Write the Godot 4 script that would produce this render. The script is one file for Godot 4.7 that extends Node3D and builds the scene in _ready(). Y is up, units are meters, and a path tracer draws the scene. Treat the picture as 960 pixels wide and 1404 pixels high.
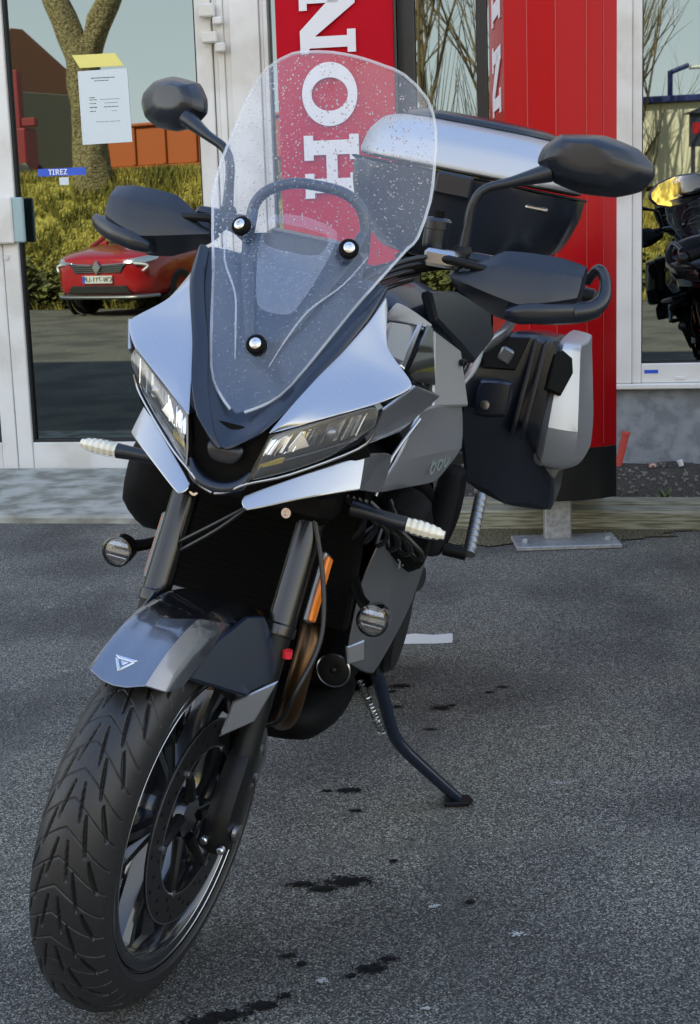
extends Node3D
# A grey touring motorcycle on its side stand in the open shade of a dealer's glazed front.

# ---------------------------------------------------------------- geometry kit
class Geo:
	var v := PackedVector3Array()
	var mark := 0

	func tri(a: Vector3, b: Vector3, c: Vector3) -> void:
		v.append(a); v.append(b); v.append(c)

	func quad(a: Vector3, b: Vector3, c: Vector3, d: Vector3) -> void:
		tri(a, b, c); tri(a, c, d)

	func orient() -> Geo:                                   # turns the closed piece added since the last call outside out (clockwise)
		var mid := Vector3.ZERO
		for i in range(mark, v.size()): mid += v[i]
		mid /= maxf(1.0, v.size() - mark)
		var s := 0.0
		for i in range(mark, v.size(), 3): s += (v[i] - mid).dot((v[i + 1] - mid).cross(v[i + 2] - mid))
		if s > 0.0:
			for i in range(mark, v.size(), 3):
				var t := v[i + 1]; v[i + 1] = v[i + 2]; v[i + 2] = t
		mark = v.size()
		return self

	func flip_x() -> Geo:
		for i in range(0, v.size(), 3):
			var a := v[i]; var b := v[i + 1]; var c := v[i + 2]
			v[i] = Vector3(-a.x, a.y, a.z); v[i + 1] = Vector3(-c.x, c.y, c.z); v[i + 2] = Vector3(-b.x, b.y, b.z)
		return self

	func move(x: Transform3D) -> Geo:
		for i in v.size(): v[i] = x * v[i]
		return self

	func box(c: Vector3, s: Vector3, b := 0.002, r := Basis()) -> Geo:
		var h := s / 2.0
		b = minf(b, minf(h.x, minf(h.y, h.z)) * 0.8)
		var p := func(sx: float, sy: float, sz: float, k: int) -> Vector3:
			var q := Vector3(sx * h.x, sy * h.y, sz * h.z)
			if k != 0: q.x -= sx * b
			if k != 1: q.y -= sy * b
			if k != 2: q.z -= sz * b
			return c + r * q
		for k in 3:
			for s1 in [-1.0, 1.0]:
				var cs := []
				for e in [[-1.0, -1.0], [1.0, -1.0], [1.0, 1.0], [-1.0, 1.0]]:
					var q := [0.0, 0.0, 0.0]
					q[k] = s1; q[(k + 1) % 3] = e[0]; q[(k + 2) % 3] = e[1]
					cs.append(p.call(q[0], q[1], q[2], k))
				if s1 > 0: quad(cs[0], cs[3], cs[2], cs[1])
				else: quad(cs[0], cs[1], cs[2], cs[3])
		for k in 3:
			var k1 := (k + 1) % 3
			var k2 := (k + 2) % 3
			for s1 in [-1.0, 1.0]:
				for s2 in [-1.0, 1.0]:
					var lo := [0.0, 0.0, 0.0]; var hi := [0.0, 0.0, 0.0]
					lo[k] = -1.0; hi[k] = 1.0
					lo[k1] = s1; hi[k1] = s1; lo[k2] = s2; hi[k2] = s2
					var a: Vector3 = p.call(lo[0], lo[1], lo[2], k1); var d: Vector3 = p.call(hi[0], hi[1], hi[2], k1)
					var a2: Vector3 = p.call(lo[0], lo[1], lo[2], k2); var d2: Vector3 = p.call(hi[0], hi[1], hi[2], k2)
					if s1 * s2 > 0: quad(a, d, d2, a2)
					else: quad(a, a2, d2, d)
		for sx in [-1.0, 1.0]:
			for sy in [-1.0, 1.0]:
				for sz in [-1.0, 1.0]:
					var a: Vector3 = p.call(sx, sy, sz, 0); var d: Vector3 = p.call(sx, sy, sz, 1); var e: Vector3 = p.call(sx, sy, sz, 2)
					if sx * sy * sz > 0: tri(a, e, d)
					else: tri(a, d, e)
		mark = v.size()
		return self

	func loft(rings: Array, caps := true, closed := false) -> Geo:      # rings of equally many points
		var n: int = rings[0].size()
		for i in (rings.size() if closed else rings.size() - 1):
			var a = rings[i]; var b = rings[(i + 1) % rings.size()]
			for j in n:
				var k := (j + 1) % n
				quad(a[j], a[k], b[k], b[j])
		if caps and not closed:
			for e in [0, rings.size() - 1]:
				var m := Vector3.ZERO
				for q in rings[e]: m += q
				m /= n
				for j in n:
					if e == 0: tri(m, rings[e][(j + 1) % n], rings[e][j])
					else: tri(m, rings[e][j], rings[e][(j + 1) % n])
		return orient()

	func lathe(profile: Array, x := Transform3D(), n := 32, closed := false, from := 0.0, to := TAU) -> Geo:   # (radius, height) about x's own y axis
		var whole := absf(to - from - TAU) < 0.001
		var rings := []
		for q in profile:
			var ring := PackedVector3Array()
			for j in (n if whole else n + 1):
				var a := from + (to - from) * j / n
				ring.append(x * Vector3(q.x * cos(a), q.y, q.x * sin(a)))
			rings.append(ring)
		if whole: return loft(rings, not closed, closed)
		for i in (profile.size() if closed else profile.size() - 1):
			var a = rings[i]; var b = rings[(i + 1) % profile.size()]
			for j in n: quad(a[j], a[j + 1], b[j + 1], b[j])
		return orient()

	static func spline(p: Array, sub: int) -> Array:
		if sub <= 1: return p.duplicate()
		var o := []
		for i in p.size() - 1:
			var a = p[maxi(i - 1, 0)]; var b = p[i]; var c = p[i + 1]; var d = p[mini(i + 2, p.size() - 1)]
			for k in sub:
				var t := float(k) / sub
				o.append(0.5 * ((2.0 * b) + (c - a) * t + (2.0 * a - 5.0 * b + 4.0 * c - d) * t * t + (3.0 * b - a - 3.0 * c + d) * t * t * t))
		o.append(p[-1])
		return o

	func tube(p: Array, r, n := 10, sub := 1, flat := 1.0) -> Geo:           # r: a radius or one per point; flat squashes the section sideways
		var rs := []
		for i in p.size(): rs.append(float(r[i]) if r is Array else float(r))
		p = spline(p, sub); rs = spline(rs, sub)
		var rings := []
		var up := Vector3.UP
		for i in p.size():
			var d: Vector3 = (p[mini(i + 1, p.size() - 1)] - p[maxi(i - 1, 0)]).normalized()
			if i == 0: up = (Vector3.RIGHT if absf(d.y) > 0.9 else Vector3.UP)
			var s := d.cross(up).normalized()
			up = s.cross(d).normalized()
			var ring := PackedVector3Array()
			for j in n:
				var a := TAU * j / n
				ring.append(p[i] + (s * cos(a) + up * sin(a) * flat) * rs[i])
			rings.append(ring)
		return loft(rings)

	func prism(poly: Array, depth: float, x := Transform3D(), b := 0.0) -> Geo:     # a polygon in x's xy plane, thick along z, edges chamfered by b
		var q := PackedVector2Array(poly)
		if Geometry2D.is_polygon_clockwise(q): q.reverse()
		var n := q.size()
		var ins := PackedVector2Array()
		for i in n:
			var e0 := (q[i] - q[(i + n - 1) % n]).normalized(); var e1 := (q[(i + 1) % n] - q[i]).normalized()
			var m := (Vector2(-e0.y, e0.x) + Vector2(-e1.y, e1.x))
			var l := maxf(0.35, m.length() / 2.0)
			ins.append(q[i] + m.normalized() * b / l)
		var h := depth / 2.0
		var rings := []
		for e in [[ins, -h], [q, -h + b], [q, h - b], [ins, h]] if b > 0.0 else [[q, -h], [q, h]]:
			var ring := PackedVector3Array()
			for w in e[0]: ring.append(x * Vector3(w.x, w.y, e[1]))
			rings.append(ring)
		for i in rings.size() - 1:
			for j in n: quad(rings[i][j], rings[i][(j + 1) % n], rings[i + 1][(j + 1) % n], rings[i + 1][j])
		var t := Geometry2D.triangulate_polygon(q)
		for i in range(0, t.size(), 3):
			# match the direction of the sides
			var c := (q[t[i + 1]] - q[t[i]]).cross(q[t[i + 2]] - q[t[i]]) > 0.0
			var a := t[i]; var k := t[i + 1] if c else t[i + 2]; var d := t[i + 2] if c else t[i + 1]
			tri(rings[0][a], rings[0][d], rings[0][k])
			tri(rings[-1][a], rings[-1][k], rings[-1][d])
		return orient()

	func plate(poly: Array, t: float, b := 0.0) -> Geo:               # a nearly flat polygon in space, given thickness on its inner side
		var c := Vector3.ZERO; var nn := Vector3.ZERO
		for i in poly.size():
			c += poly[i]; nn += poly[i].cross(poly[(i + 1) % poly.size()])
		c /= poly.size(); nn = nn.normalized()
		var ux: Vector3 = (poly[1] - poly[0]); ux = (ux - nn * ux.dot(nn)).normalized()
		var x := Transform3D(Basis(ux, nn.cross(ux), nn), c)
		var flat := []
		for q in poly:
			var l: Vector3 = x.affine_inverse() * q
			flat.append(Vector2(l.x, l.y))
		return prism(flat, t, x, b)

	func cage(vs: Array, fs: Array, lv := 2, k := 0.5) -> Geo:         # a subdivided cage; k near 1 keeps the cage's own edges
		var p := PackedVector3Array(vs)
		var faces := fs
		for l in lv:
			var kk := k * pow(0.55, l)
			var nv := p.size()
			var sum := PackedVector3Array(); sum.resize(nv)
			var cnt := PackedInt32Array(); cnt.resize(nv)
			var fpt := PackedVector3Array()
			var edge := {}
			for f in faces.size():
				var m := Vector3.ZERO
				for i in faces[f]: m += p[i]
				m /= faces[f].size()
				fpt.append(m)
				for j in faces[f].size():
					var a: int = faces[f][j]; var b: int = faces[f][(j + 1) % faces[f].size()]
					sum[a] += m; cnt[a] += 1
					var key := mini(a, b) * 100000 + maxi(a, b)
					if edge.has(key): edge[key].append(f)
					else: edge[key] = [f]
			var es := PackedVector3Array(); es.resize(nv)
			var en := PackedInt32Array(); en.resize(nv)
			var bs := PackedVector3Array(); bs.resize(nv)
			var bn := PackedInt32Array(); bn.resize(nv)
			var eid := {}
			var ept := PackedVector3Array()
			for key in edge:
				var a: int = key / 100000; var b: int = key % 100000
				var m := (p[a] + p[b]) / 2.0
				eid[key] = ept.size()
				if edge[key].size() == 2: ept.append(((p[a] + p[b] + fpt[edge[key][0]] + fpt[edge[key][1]]) / 4.0).lerp(m, kk))
				else:
					ept.append(m)
					for q in [a, b]:
						bs[q] += m; bn[q] += 1
				for q in [a, b]:
					es[q] += m; en[q] += 1
			var np := PackedVector3Array()
			for i in nv:
				var q := p[i]
				if bn[i] >= 2: q = ((p[i] * 2.0 + bs[i] / bn[i] * 2.0) / 4.0).lerp(p[i], kk)
				elif cnt[i] > 0:
					var n := float(cnt[i])
					q = ((sum[i] / n + 2.0 * es[i] / en[i] + (n - 3.0) * p[i]) / n).lerp(p[i], kk)
				np.append(q)
			var f0 := np.size(); np.append_array(fpt)
			var e0 := np.size(); np.append_array(ept)
			var nf := []
			for f in faces.size():
				var w: int = faces[f].size()
				for j in w:
					var a: int = faces[f][j]; var b: int = faces[f][(j + 1) % w]; var c: int = faces[f][(j + w - 1) % w]
					nf.append([a, e0 + eid[mini(a, b) * 100000 + maxi(a, b)], f0 + f, e0 + eid[mini(a, c) * 100000 + maxi(a, c)]])
			p = np; faces = nf
		for f in faces:
			for j in range(1, f.size() - 1): tri(p[f[0]], p[f[j]], p[f[j + 1]])
		return orient()

	func hull(rings: Array, lv := 2, k := 0.5, caps := true) -> Geo:      # rings of points as a subdivided closed cage
		var vs := []
		for r in rings:
			for q in r: vs.append(q)
		var n: int = rings[0].size()
		var fs := []
		for i in rings.size() - 1:
			for j in n: fs.append([i * n + j, i * n + (j + 1) % n, (i + 1) * n + (j + 1) % n, (i + 1) * n + j])
		if caps:
			var a := range(n); a.reverse()
			fs.append(a)
			fs.append(range((rings.size() - 1) * n, rings.size() * n))
		return cage(vs, fs, lv, k)

	func shell(rows: Array, t: float, lv := 2, k := 0.5, hole := []) -> Geo:      # a sheet through rows of points, t thick towards its back (the side away from row-cross-column)
		var m: int = rows[0].size()
		var n := rows.size()
		var nr := []
		for i in n:
			for j in m:
				var du: Vector3 = rows[mini(i + 1, n - 1)][j] - rows[maxi(i - 1, 0)][j]
				var dv: Vector3 = rows[i][mini(j + 1, m - 1)] - rows[i][maxi(j - 1, 0)]
				if du.length() < 1e-4: du = rows[mini(i + 1, n - 1)][m / 2] - rows[maxi(i - 1, 0)][m / 2]
				if dv.length() < 1e-4:
					var o := i + 1 if i + 1 < n else i - 1
					dv = rows[o][m - 1] - rows[o][0]
				nr.append(du.cross(dv).normalized())
		var vs := []
		for i in n: vs.append_array(rows[i])
		for i in n:
			for j in m: vs.append(rows[i][j] - nr[i * m + j] * t)
		var fs := []
		var w := n * m
		for i in n - 1:
			for j in m - 1:
				var a := i * m + j
				if hole.size() and i >= hole[0] and i < hole[1] and j >= hole[2] and j < hole[3]: continue
				fs.append([a, a + m, a + m + 1, a + 1])
				fs.append([w + a, w + a + 1, w + a + m + 1, w + a + m])
		if hole.size():
			for i in range(hole[0], hole[1]):
				var a: int = i * m + hole[2]; var b: int = i * m + hole[3]
				fs.append([a, a + m, w + a + m, w + a])
				fs.append([b, w + b, w + b + m, b + m])
			for j in range(hole[2], hole[3]):
				var a: int = hole[0] * m + j; var b: int = hole[1] * m + j
				fs.append([a, w + a, w + a + 1, a + 1])
				fs.append([b, b + 1, w + b + 1, w + b])
		for i in n - 1:
			var a := i * m; var b := i * m + m - 1
			fs.append([a, w + a, w + a + m, a + m])
			fs.append([b, b + m, w + b + m, w + b])
		for j in m - 1:
			var a := j; var b := (n - 1) * m + j
			fs.append([a, a + 1, w + a + 1, w + a])
			fs.append([b, w + b, w + b + 1, b + 1])
		return cage(vs, fs, lv, k)

	func mesh(angle := 36.0) -> ArrayMesh:                            # normals shared across edges flatter than the angle
		var n := v.size() / 3
		var fn := PackedVector3Array(); fn.resize(n)
		var un := PackedVector3Array(); un.resize(n)
		var at := {}
		for i in n:
			fn[i] = (v[i * 3 + 2] - v[i * 3]).cross(v[i * 3 + 1] - v[i * 3])
			un[i] = fn[i].normalized()
			for j in 3:
				var key := Vector3i((v[i * 3 + j] * 20000.0).round())
				if at.has(key): at[key].append(i)
				else: at[key] = [i]
		var least := cos(deg_to_rad(angle))
		var nn := PackedVector3Array(); nn.resize(v.size())
		for i in n:
			for j in 3:
				var s := Vector3.ZERO
				for f in at[Vector3i((v[i * 3 + j] * 20000.0).round())]:
					if un[f].dot(un[i]) > least: s += fn[f]
				nn[i * 3 + j] = s.normalized() if s.length() > 0.0 else un[i]
		var arr := []
		arr.resize(Mesh.ARRAY_MAX)
		arr[Mesh.ARRAY_VERTEX] = v
		arr[Mesh.ARRAY_NORMAL] = nn
		var m := ArrayMesh.new()
		m.add_surface_from_arrays(Mesh.PRIMITIVE_TRIANGLES, arr)
		return m

# ---------------------------------------------------------------- naming and placing
var taken := {}

func numbered(called: String) -> String:
	if not taken.has(called):
		taken[called] = 0
		return called
	taken[called] += 1
	return "%s_%03d" % [called, taken[called]]

func tag(o: Node, label: String, category := "", group := "") -> Node:
	if label != "": o.set_meta("label", label)
	if category != "": o.set_meta("category", category)
	if group != "": o.set_meta("group", group)
	return o

func thing(called: String, label: String, category: String, at := Vector3.ZERO, turn := 0.0, group := "") -> Node3D:
	var o := Node3D.new()
	o.name = numbered(called)
	add_child(o)
	o.position = at; o.rotation.y = turn
	tag(o, label, category, group)
	return o

func put(called: String, m: Mesh, material: Material, parent: Node, x := Transform3D()) -> MeshInstance3D:
	var o := MeshInstance3D.new()
	o.name = numbered(called) if parent == self else called
	o.mesh = m
	o.material_override = material
	o.transform = x
	if parent != self:
		var k := 0
		while parent.has_node(NodePath(o.name)):
			k += 1
			o.name = "%s_%03d" % [called, k]
	parent.add_child(o)
	return o

func structure(o: Node) -> Node:
	o.set_meta("kind", "structure")
	return o

func stuff(o: Node) -> Node:
	o.set_meta("kind", "stuff")
	return o

# ---------------------------------------------------------------- materials
var M := {}

func mat(linear: Color, rough: float, metal := 0.0) -> StandardMaterial3D:
	var m := StandardMaterial3D.new()
	m.albedo_color = linear.linear_to_srgb()
	m.roughness = rough
	m.metallic = metal
	m.metallic_specular = 0.5
	return m

func grey(a: float, rough: float, metal := 0.0) -> StandardMaterial3D:
	return mat(Color(a, a, a), rough, metal)

func noise(freq: float, seed_: int, type := FastNoiseLite.TYPE_SIMPLEX_SMOOTH, octaves := 4) -> FastNoiseLite:
	var n := FastNoiseLite.new()
	n.noise_type = type; n.frequency = freq; n.seed = seed_
	n.fractal_type = FastNoiseLite.FRACTAL_FBM; n.fractal_octaves = octaves
	return n

func noise_tex(n: FastNoiseLite, size: int, stops: Array, normal := 0.0) -> NoiseTexture2D:
	var t := NoiseTexture2D.new()
	t.width = size; t.height = size; t.seamless = true; t.noise = n
	t.generate_mipmaps = false
	if normal > 0.0:
		t.as_normal_map = true; t.bump_strength = normal
	else:
		var g := Gradient.new()
		g.offsets = PackedFloat32Array(stops.map(func(s): return s[0]))
		g.colors = PackedColorArray(stops.map(func(s): return s[1]))
		t.color_ramp = g
	return t

func triplanar(m: StandardMaterial3D, per_metre: float, world := false) -> StandardMaterial3D:
	m.uv1_triplanar = true; m.uv1_world_triplanar = world
	m.uv1_scale = Vector3.ONE * per_metre
	return m

func g(a: float) -> Color:
	return Color(a, a, a).linear_to_srgb()

func c3(r: float, gg: float, b: float) -> Color:
	return Color(r, gg, b).linear_to_srgb()

# ---------------------------------------------------------------- camera, sky, sun, exposure
func set_the_view() -> void:
	var cam := Camera3D.new()
	cam.name = "camera"
	add_child(cam)
	var near := 0.05
	cam.keep_aspect = Camera3D.KEEP_HEIGHT
	cam.set_frustum(near * 1404.0 / 1847.05, Vector2(0.0, -near * 69.98 / 1847.05), near, 2000.0)
	cam.transform = Transform3D(Basis(Vector3(0.99947, -0.03222, 0.0055), Vector3(0.03269, 0.98522, -0.16814), Vector3(0.0, 0.16823, 0.98575)), Vector3(0.3708, 1.1485, 1.9486))
	cam.current = true

	var env := Environment.new()
	env.background_mode = Environment.BG_SKY
	var sm := ProceduralSkyMaterial.new()
	sm.sky_top_color = Color(0.405, 0.495, 0.64)
	sm.sky_horizon_color = Color(0.87, 0.875, 0.85)
	sm.sky_curve = 0.38
	sm.ground_bottom_color = Color(0.30, 0.29, 0.27)
	sm.ground_horizon_color = Color(0.55, 0.58, 0.58)
	sm.sun_angle_max = 12.0
	sm.energy_multiplier = 1.0
	var sky := Sky.new()
	sky.sky_material = sm
	env.sky = sky
	env.tonemap_mode = Environment.TONE_MAPPER_LINEAR
	env.tonemap_exposure = 4.1
	env.ssao_enabled = true; env.ssil_enabled = true; env.sdfgi_enabled = true
	var we := WorldEnvironment.new()
	we.name = "environment"
	we.environment = env
	add_child(we)

	var sun := DirectionalLight3D.new()
	sun.name = "sun"
	sun.light_energy = 1.6
	sun.light_color = Color(1.0, 0.93, 0.80)
	sun.light_angular_distance = 0.5
	sun.shadow_enabled = true
	add_child(sun)
	sun.look_at_from_position(Vector3.ZERO, Vector3(0.42, -0.80, 0.90), Vector3.UP)

const WALL_AT := Vector3(0, 0, -4.541)
const WALL_TURN := -9.5                                  # the glazed front stands turned to the left

func wall_frame() -> Transform3D:
	return Transform3D(Basis(Vector3.UP, deg_to_rad(WALL_TURN)), WALL_AT)

func at_wall(x: float, y: float, z: float) -> Vector3:
	return wall_frame() * Vector3(x, y, z)

func make_materials() -> void:
	# asphalt: dark binder with pale and dark chips
	var a := mat(Color(1, 1, 1), 0.86)
	var fine := noise(0.16, 3, FastNoiseLite.TYPE_CELLULAR, 2)
	fine.cellular_return_type = FastNoiseLite.RETURN_CELL_VALUE
	a.albedo_texture = noise_tex(fine, 2048, [[0.0, c3(0.017, 0.0160, 0.0140)], [0.30, c3(0.056, 0.053, 0.0455)], [0.55, c3(0.136, 0.130, 0.110)], [0.76, c3(0.265, 0.252, 0.214)], [0.90, c3(0.48, 0.455, 0.39)], [1.0, c3(0.82, 0.78, 0.69)]])
	a.heightmap_enabled = true
	a.heightmap_texture = noise_tex(noise(0.20, 8, FastNoiseLite.TYPE_SIMPLEX, 3), 1024, [[0.0, Color.BLACK], [1.0, Color.WHITE]])
	a.heightmap_scale = 0.22
	a.detail_enabled = true
	a.detail_blend_mode = BaseMaterial3D.BLEND_MODE_MUL
	a.detail_uv_layer = BaseMaterial3D.DETAIL_UV_2
	var patches := noise(0.006, 21, FastNoiseLite.TYPE_SIMPLEX_SMOOTH, 5)
	a.detail_albedo = noise_tex(patches, 1024, [[0.22, Color(0.76, 0.76, 0.76)], [0.42, Color(0.89, 0.89, 0.89)], [0.55, Color(0.97, 0.97, 0.96)], [0.75, Color(1.0, 1.0, 0.97)]])
	a.uv2_triplanar = true; a.uv2_world_triplanar = true; a.uv2_scale = Vector3.ONE * 0.17
	M.asphalt = triplanar(a, 1.05, true)

	var con := mat(Color(1, 1, 1), 0.9)
	con.albedo_texture = noise_tex(noise(0.007, 5, FastNoiseLite.TYPE_SIMPLEX_SMOOTH, 7), 1024, [[0.25, c3(0.21, 0.205, 0.165)], [0.5, c3(0.33, 0.325, 0.27)], [0.75, c3(0.43, 0.425, 0.37)]])
	con.heightmap_enabled = true
	con.heightmap_texture = noise_tex(noise(0.15, 15), 512, [[0.0, Color.BLACK], [1.0, Color.WHITE]])
	con.heightmap_scale = 0.03
	M.concrete = triplanar(con, 0.7, true)

	var ren := mat(Color(1, 1, 1), 0.9)
	ren.albedo_texture = noise_tex(noise(0.012, 31, FastNoiseLite.TYPE_SIMPLEX_SMOOTH, 6), 1024, [[0.25, c3(0.17, 0.185, 0.20)], [0.5, c3(0.22, 0.24, 0.26)], [0.75, c3(0.26, 0.28, 0.30)]])
	ren.heightmap_enabled = true
	ren.heightmap_texture = noise_tex(noise(0.2, 16), 512, [[0.0, Color.BLACK], [1.0, Color.WHITE]])
	ren.heightmap_scale = 0.12
	M.render = triplanar(ren, 0.8)

	var pvc := mat(Color(1, 1, 1), 0.38)
	pvc.albedo_texture = noise_tex(noise(0.008, 41, FastNoiseLite.TYPE_SIMPLEX_SMOOTH, 5), 512, [[0.25, c3(0.60, 0.58, 0.53)], [0.5, c3(0.68, 0.67, 0.63)], [0.8, c3(0.72, 0.71, 0.68)]])
	M.frame = triplanar(pvc, 0.6)
	M.frame_grey = grey(0.55, 0.4)
	M.gasket = grey(0.012, 0.55)
	M.dark_frame = grey(0.01, 0.4)
	M.glass = mat(Color(0.155, 0.185, 0.188), 0.012, 1.0)             # solar control glazing, nearly a mirror by day
	M.white_panel = mat(Color(0.62, 0.62, 0.6), 0.5)

	var soil := mat(Color(1, 1, 1), 0.95)
	soil.albedo_texture = noise_tex(noise(0.06, 51, FastNoiseLite.TYPE_SIMPLEX_SMOOTH, 5), 1024, [[0.3, c3(0.018, 0.016, 0.012)], [0.55, c3(0.06, 0.053, 0.04)], [0.7, c3(0.10, 0.085, 0.06)]])
	soil.heightmap_enabled = true
	soil.heightmap_texture = noise_tex(noise(0.07, 52), 512, [[0.0, Color.BLACK], [1.0, Color.WHITE]])
	soil.heightmap_scale = 1.6
	M.soil = triplanar(soil, 1.2, true)
	var moss := mat(Color(1, 1, 1), 0.95)
	moss.albedo_texture = noise_tex(noise(0.05, 61, FastNoiseLite.TYPE_SIMPLEX_SMOOTH, 5), 1024, [[0.3, c3(0.045, 0.036, 0.016)], [0.5, c3(0.11, 0.092, 0.042)], [0.72, c3(0.20, 0.175, 0.095)]])
	moss.heightmap_enabled = true
	moss.heightmap_texture = soil.heightmap_texture
	moss.heightmap_scale = 0.8
	M.moss = triplanar(moss, 1.5, true)
	var wood := mat(Color(1, 1, 1), 0.88)
	wood.albedo_texture = noise_tex(noise(0.02, 71, FastNoiseLite.TYPE_SIMPLEX_SMOOTH, 5), 512, [[0.25, c3(0.15, 0.14, 0.09)], [0.5, c3(0.27, 0.26, 0.18)], [0.75, c3(0.38, 0.37, 0.28)]])
	wood.uv1_scale = Vector3(0.5, 8, 8)
	wood.uv1_triplanar = true
	M.timber = wood
	M.galv = triplanar(mat(Color(1, 1, 1), 0.5, 0.55), 3.0)
	M.galv.albedo_texture = noise_tex(noise(0.03, 81, FastNoiseLite.TYPE_CELLULAR, 2), 512, [[0.2, g(0.30)], [0.6, g(0.40)], [0.9, g(0.47)]])

	M.red_gloss = mat(Color(0.40, 0.006, 0.008), 0.26)
	M.red_gloss.metallic_specular = 0.24
	M.red_cloth = mat(Color(0.46, 0.006, 0.016), 0.7)
	M.red_cloth.metallic_specular = 0.2
	M.white_print = mat(Color(0.72, 0.72, 0.74), 0.5)
	M.black_panel = grey(0.008, 0.3)
	M.paper = mat(Color(0.62, 0.68, 0.70), 0.7)
	M.yellow = mat(Color(0.78, 0.70, 0.20), 0.6)
	M.blue_label = mat(Color(0.02, 0.09, 0.55), 0.4)
	M.ink = grey(0.05, 0.8)
	M.red_dull = mat(Color(0.42, 0.035, 0.02), 0.6)
	M.leaf = mat(Color(0.10, 0.14, 0.04), 0.7)
	M.oil = mat(Color(0.011, 0.011, 0.011), 0.55)
	M.oil.metallic_specular = 0.3
	M.scuff = mat(Color(0.42, 0.42, 0.40), 0.9)
	M.white_bit = grey(0.6, 0.7)
	M.stone_pink = mat(Color(0.5, 0.3, 0.24), 0.8)

	# what stands across the road and shows only in the glass
	var gr := mat(Color(1, 1, 1), 0.95)
	gr.albedo_texture = noise_tex(noise(0.05, 91, FastNoiseLite.TYPE_SIMPLEX_SMOOTH, 6), 1024, [[0.28, c3(0.08, 0.085, 0.016)], [0.45, c3(0.25, 0.22, 0.035)], [0.6, c3(0.40, 0.33, 0.055)], [0.8, c3(0.50, 0.42, 0.13)]])
	M.grass = triplanar(gr, 0.25, true)
	M.blade = mat(Color(0.19, 0.17, 0.035), 0.8)
	M.bush = mat(Color(0.045, 0.06, 0.018), 0.8)
	var bark := mat(Color(1, 1, 1), 0.92)
	bark.albedo_texture = noise_tex(noise(0.04, 101, FastNoiseLite.TYPE_SIMPLEX_SMOOTH, 6), 512, [[0.25, c3(0.07, 0.055, 0.025)], [0.5, c3(0.20, 0.165, 0.075)], [0.8, c3(0.33, 0.28, 0.14)]])
	bark.heightmap_enabled = true; bark.heightmap_texture = soil.heightmap_texture; bark.heightmap_scale = 3.0
	M.bark = triplanar(bark, 0.6)
	M.twig = mat(Color(0.17, 0.13, 0.07), 0.9)
	M.orange = mat(Color(0.38, 0.085, 0.012), 0.6)
	M.house_wall = mat(Color(0.20, 0.185, 0.145), 0.9)
	M.house_pale = mat(Color(0.42, 0.38, 0.28), 0.9)
	M.roof = mat(Color(0.30, 0.13, 0.07), 0.85)
	M.dark_red = mat(Color(0.19, 0.012, 0.016), 0.5)
	M.cream = mat(Color(0.72, 0.68, 0.54), 0.8)
	M.navy = mat(Color(0.015, 0.025, 0.16), 0.5)
	M.poster_dark = mat(Color(0.02, 0.022, 0.05), 0.5)
	M.lamp_white = grey(0.7, 0.4)
	M.car_red = mat(Color(0.42, 0.012, 0.016), 0.2, 0.2)
	M.car_red.clearcoat_enabled = true; M.car_red.clearcoat = 1.0; M.car_red.clearcoat_roughness = 0.04
	M.car_glass = grey(0.01, 0.04)
	M.car_black = grey(0.012, 0.5)
	M.chrome = grey(0.75, 0.12, 1.0)

# ---------------------------------------------------------------- the ground
func blob(c: Vector3, rx: float, rz: float, y: float, seed_: int, rough := 0.45, n := 40) -> ArrayMesh:
	# a thin sheet with a ragged outline lying at height y
	var nz := noise(1.1, seed_, FastNoiseLite.TYPE_SIMPLEX, 4)
	var q := Geo.new()
	var p := []
	for j in n:
		var a := TAU * j / n
		var r := 1.0 + rough * 1.8 * nz.get_noise_2d(cos(a) * 1.7 + seed_, sin(a) * 1.7)
		p.append(Vector3(c.x + cos(a) * rx * r, y, c.z + sin(a) * rz * r))
	var m := Vector3(c.x, y, c.z)
	for j in n: q.tri(m, p[(j + 1) % n], p[j])
	var o := Geo.new()
	for i in range(0, q.v.size(), 3):
		if (q.v[i + 2] - q.v[i]).cross(q.v[i + 1] - q.v[i]).y > 0: o.tri(q.v[i], q.v[i + 1], q.v[i + 2])
		else: o.tri(q.v[i], q.v[i + 2], q.v[i + 1])
	return o.mesh()

# many ragged specks that thin out from the middle of a spill
func flecks(parent: Node, called: String, c: Vector3, rx: float, rz: float, n: int, r0: float, r1: float, m: Material, seed_: int) -> void:
	var rn := RandomNumberGenerator.new(); rn.seed = seed_
	var nz := noise(1.6, seed_, FastNoiseLite.TYPE_SIMPLEX, 3)
	var q := Geo.new()
	for i in n:
		var a := rn.randf() * TAU; var d := absf(rn.randfn(0.0, 0.55))
		d *= 1.0 + 0.9 * nz.get_noise_2d(cos(a) * 1.5, sin(a) * 1.5)
		var p := c + Vector3(cos(a) * d * rx, 0.0004 * (i % 5) + 0.00001 * i, sin(a) * d * rz)
		var r := lerpf(r1, r0, clampf(d * 0.75 + rn.randf_range(-0.2, 0.3), 0.0, 1.0))
		var pts := []
		var e := rn.randi_range(6, 9)
		for j in e:
			var t := TAU * j / e
			pts.append(p + Vector3(cos(t), 0, sin(t) * 0.8) * r * rn.randf_range(0.45, 1.3))
		for j in e: q.tri(p, pts[j], pts[(j + 1) % e])
	var o := put(called, q.mesh(), m, parent)
	stuff(o)

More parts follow.
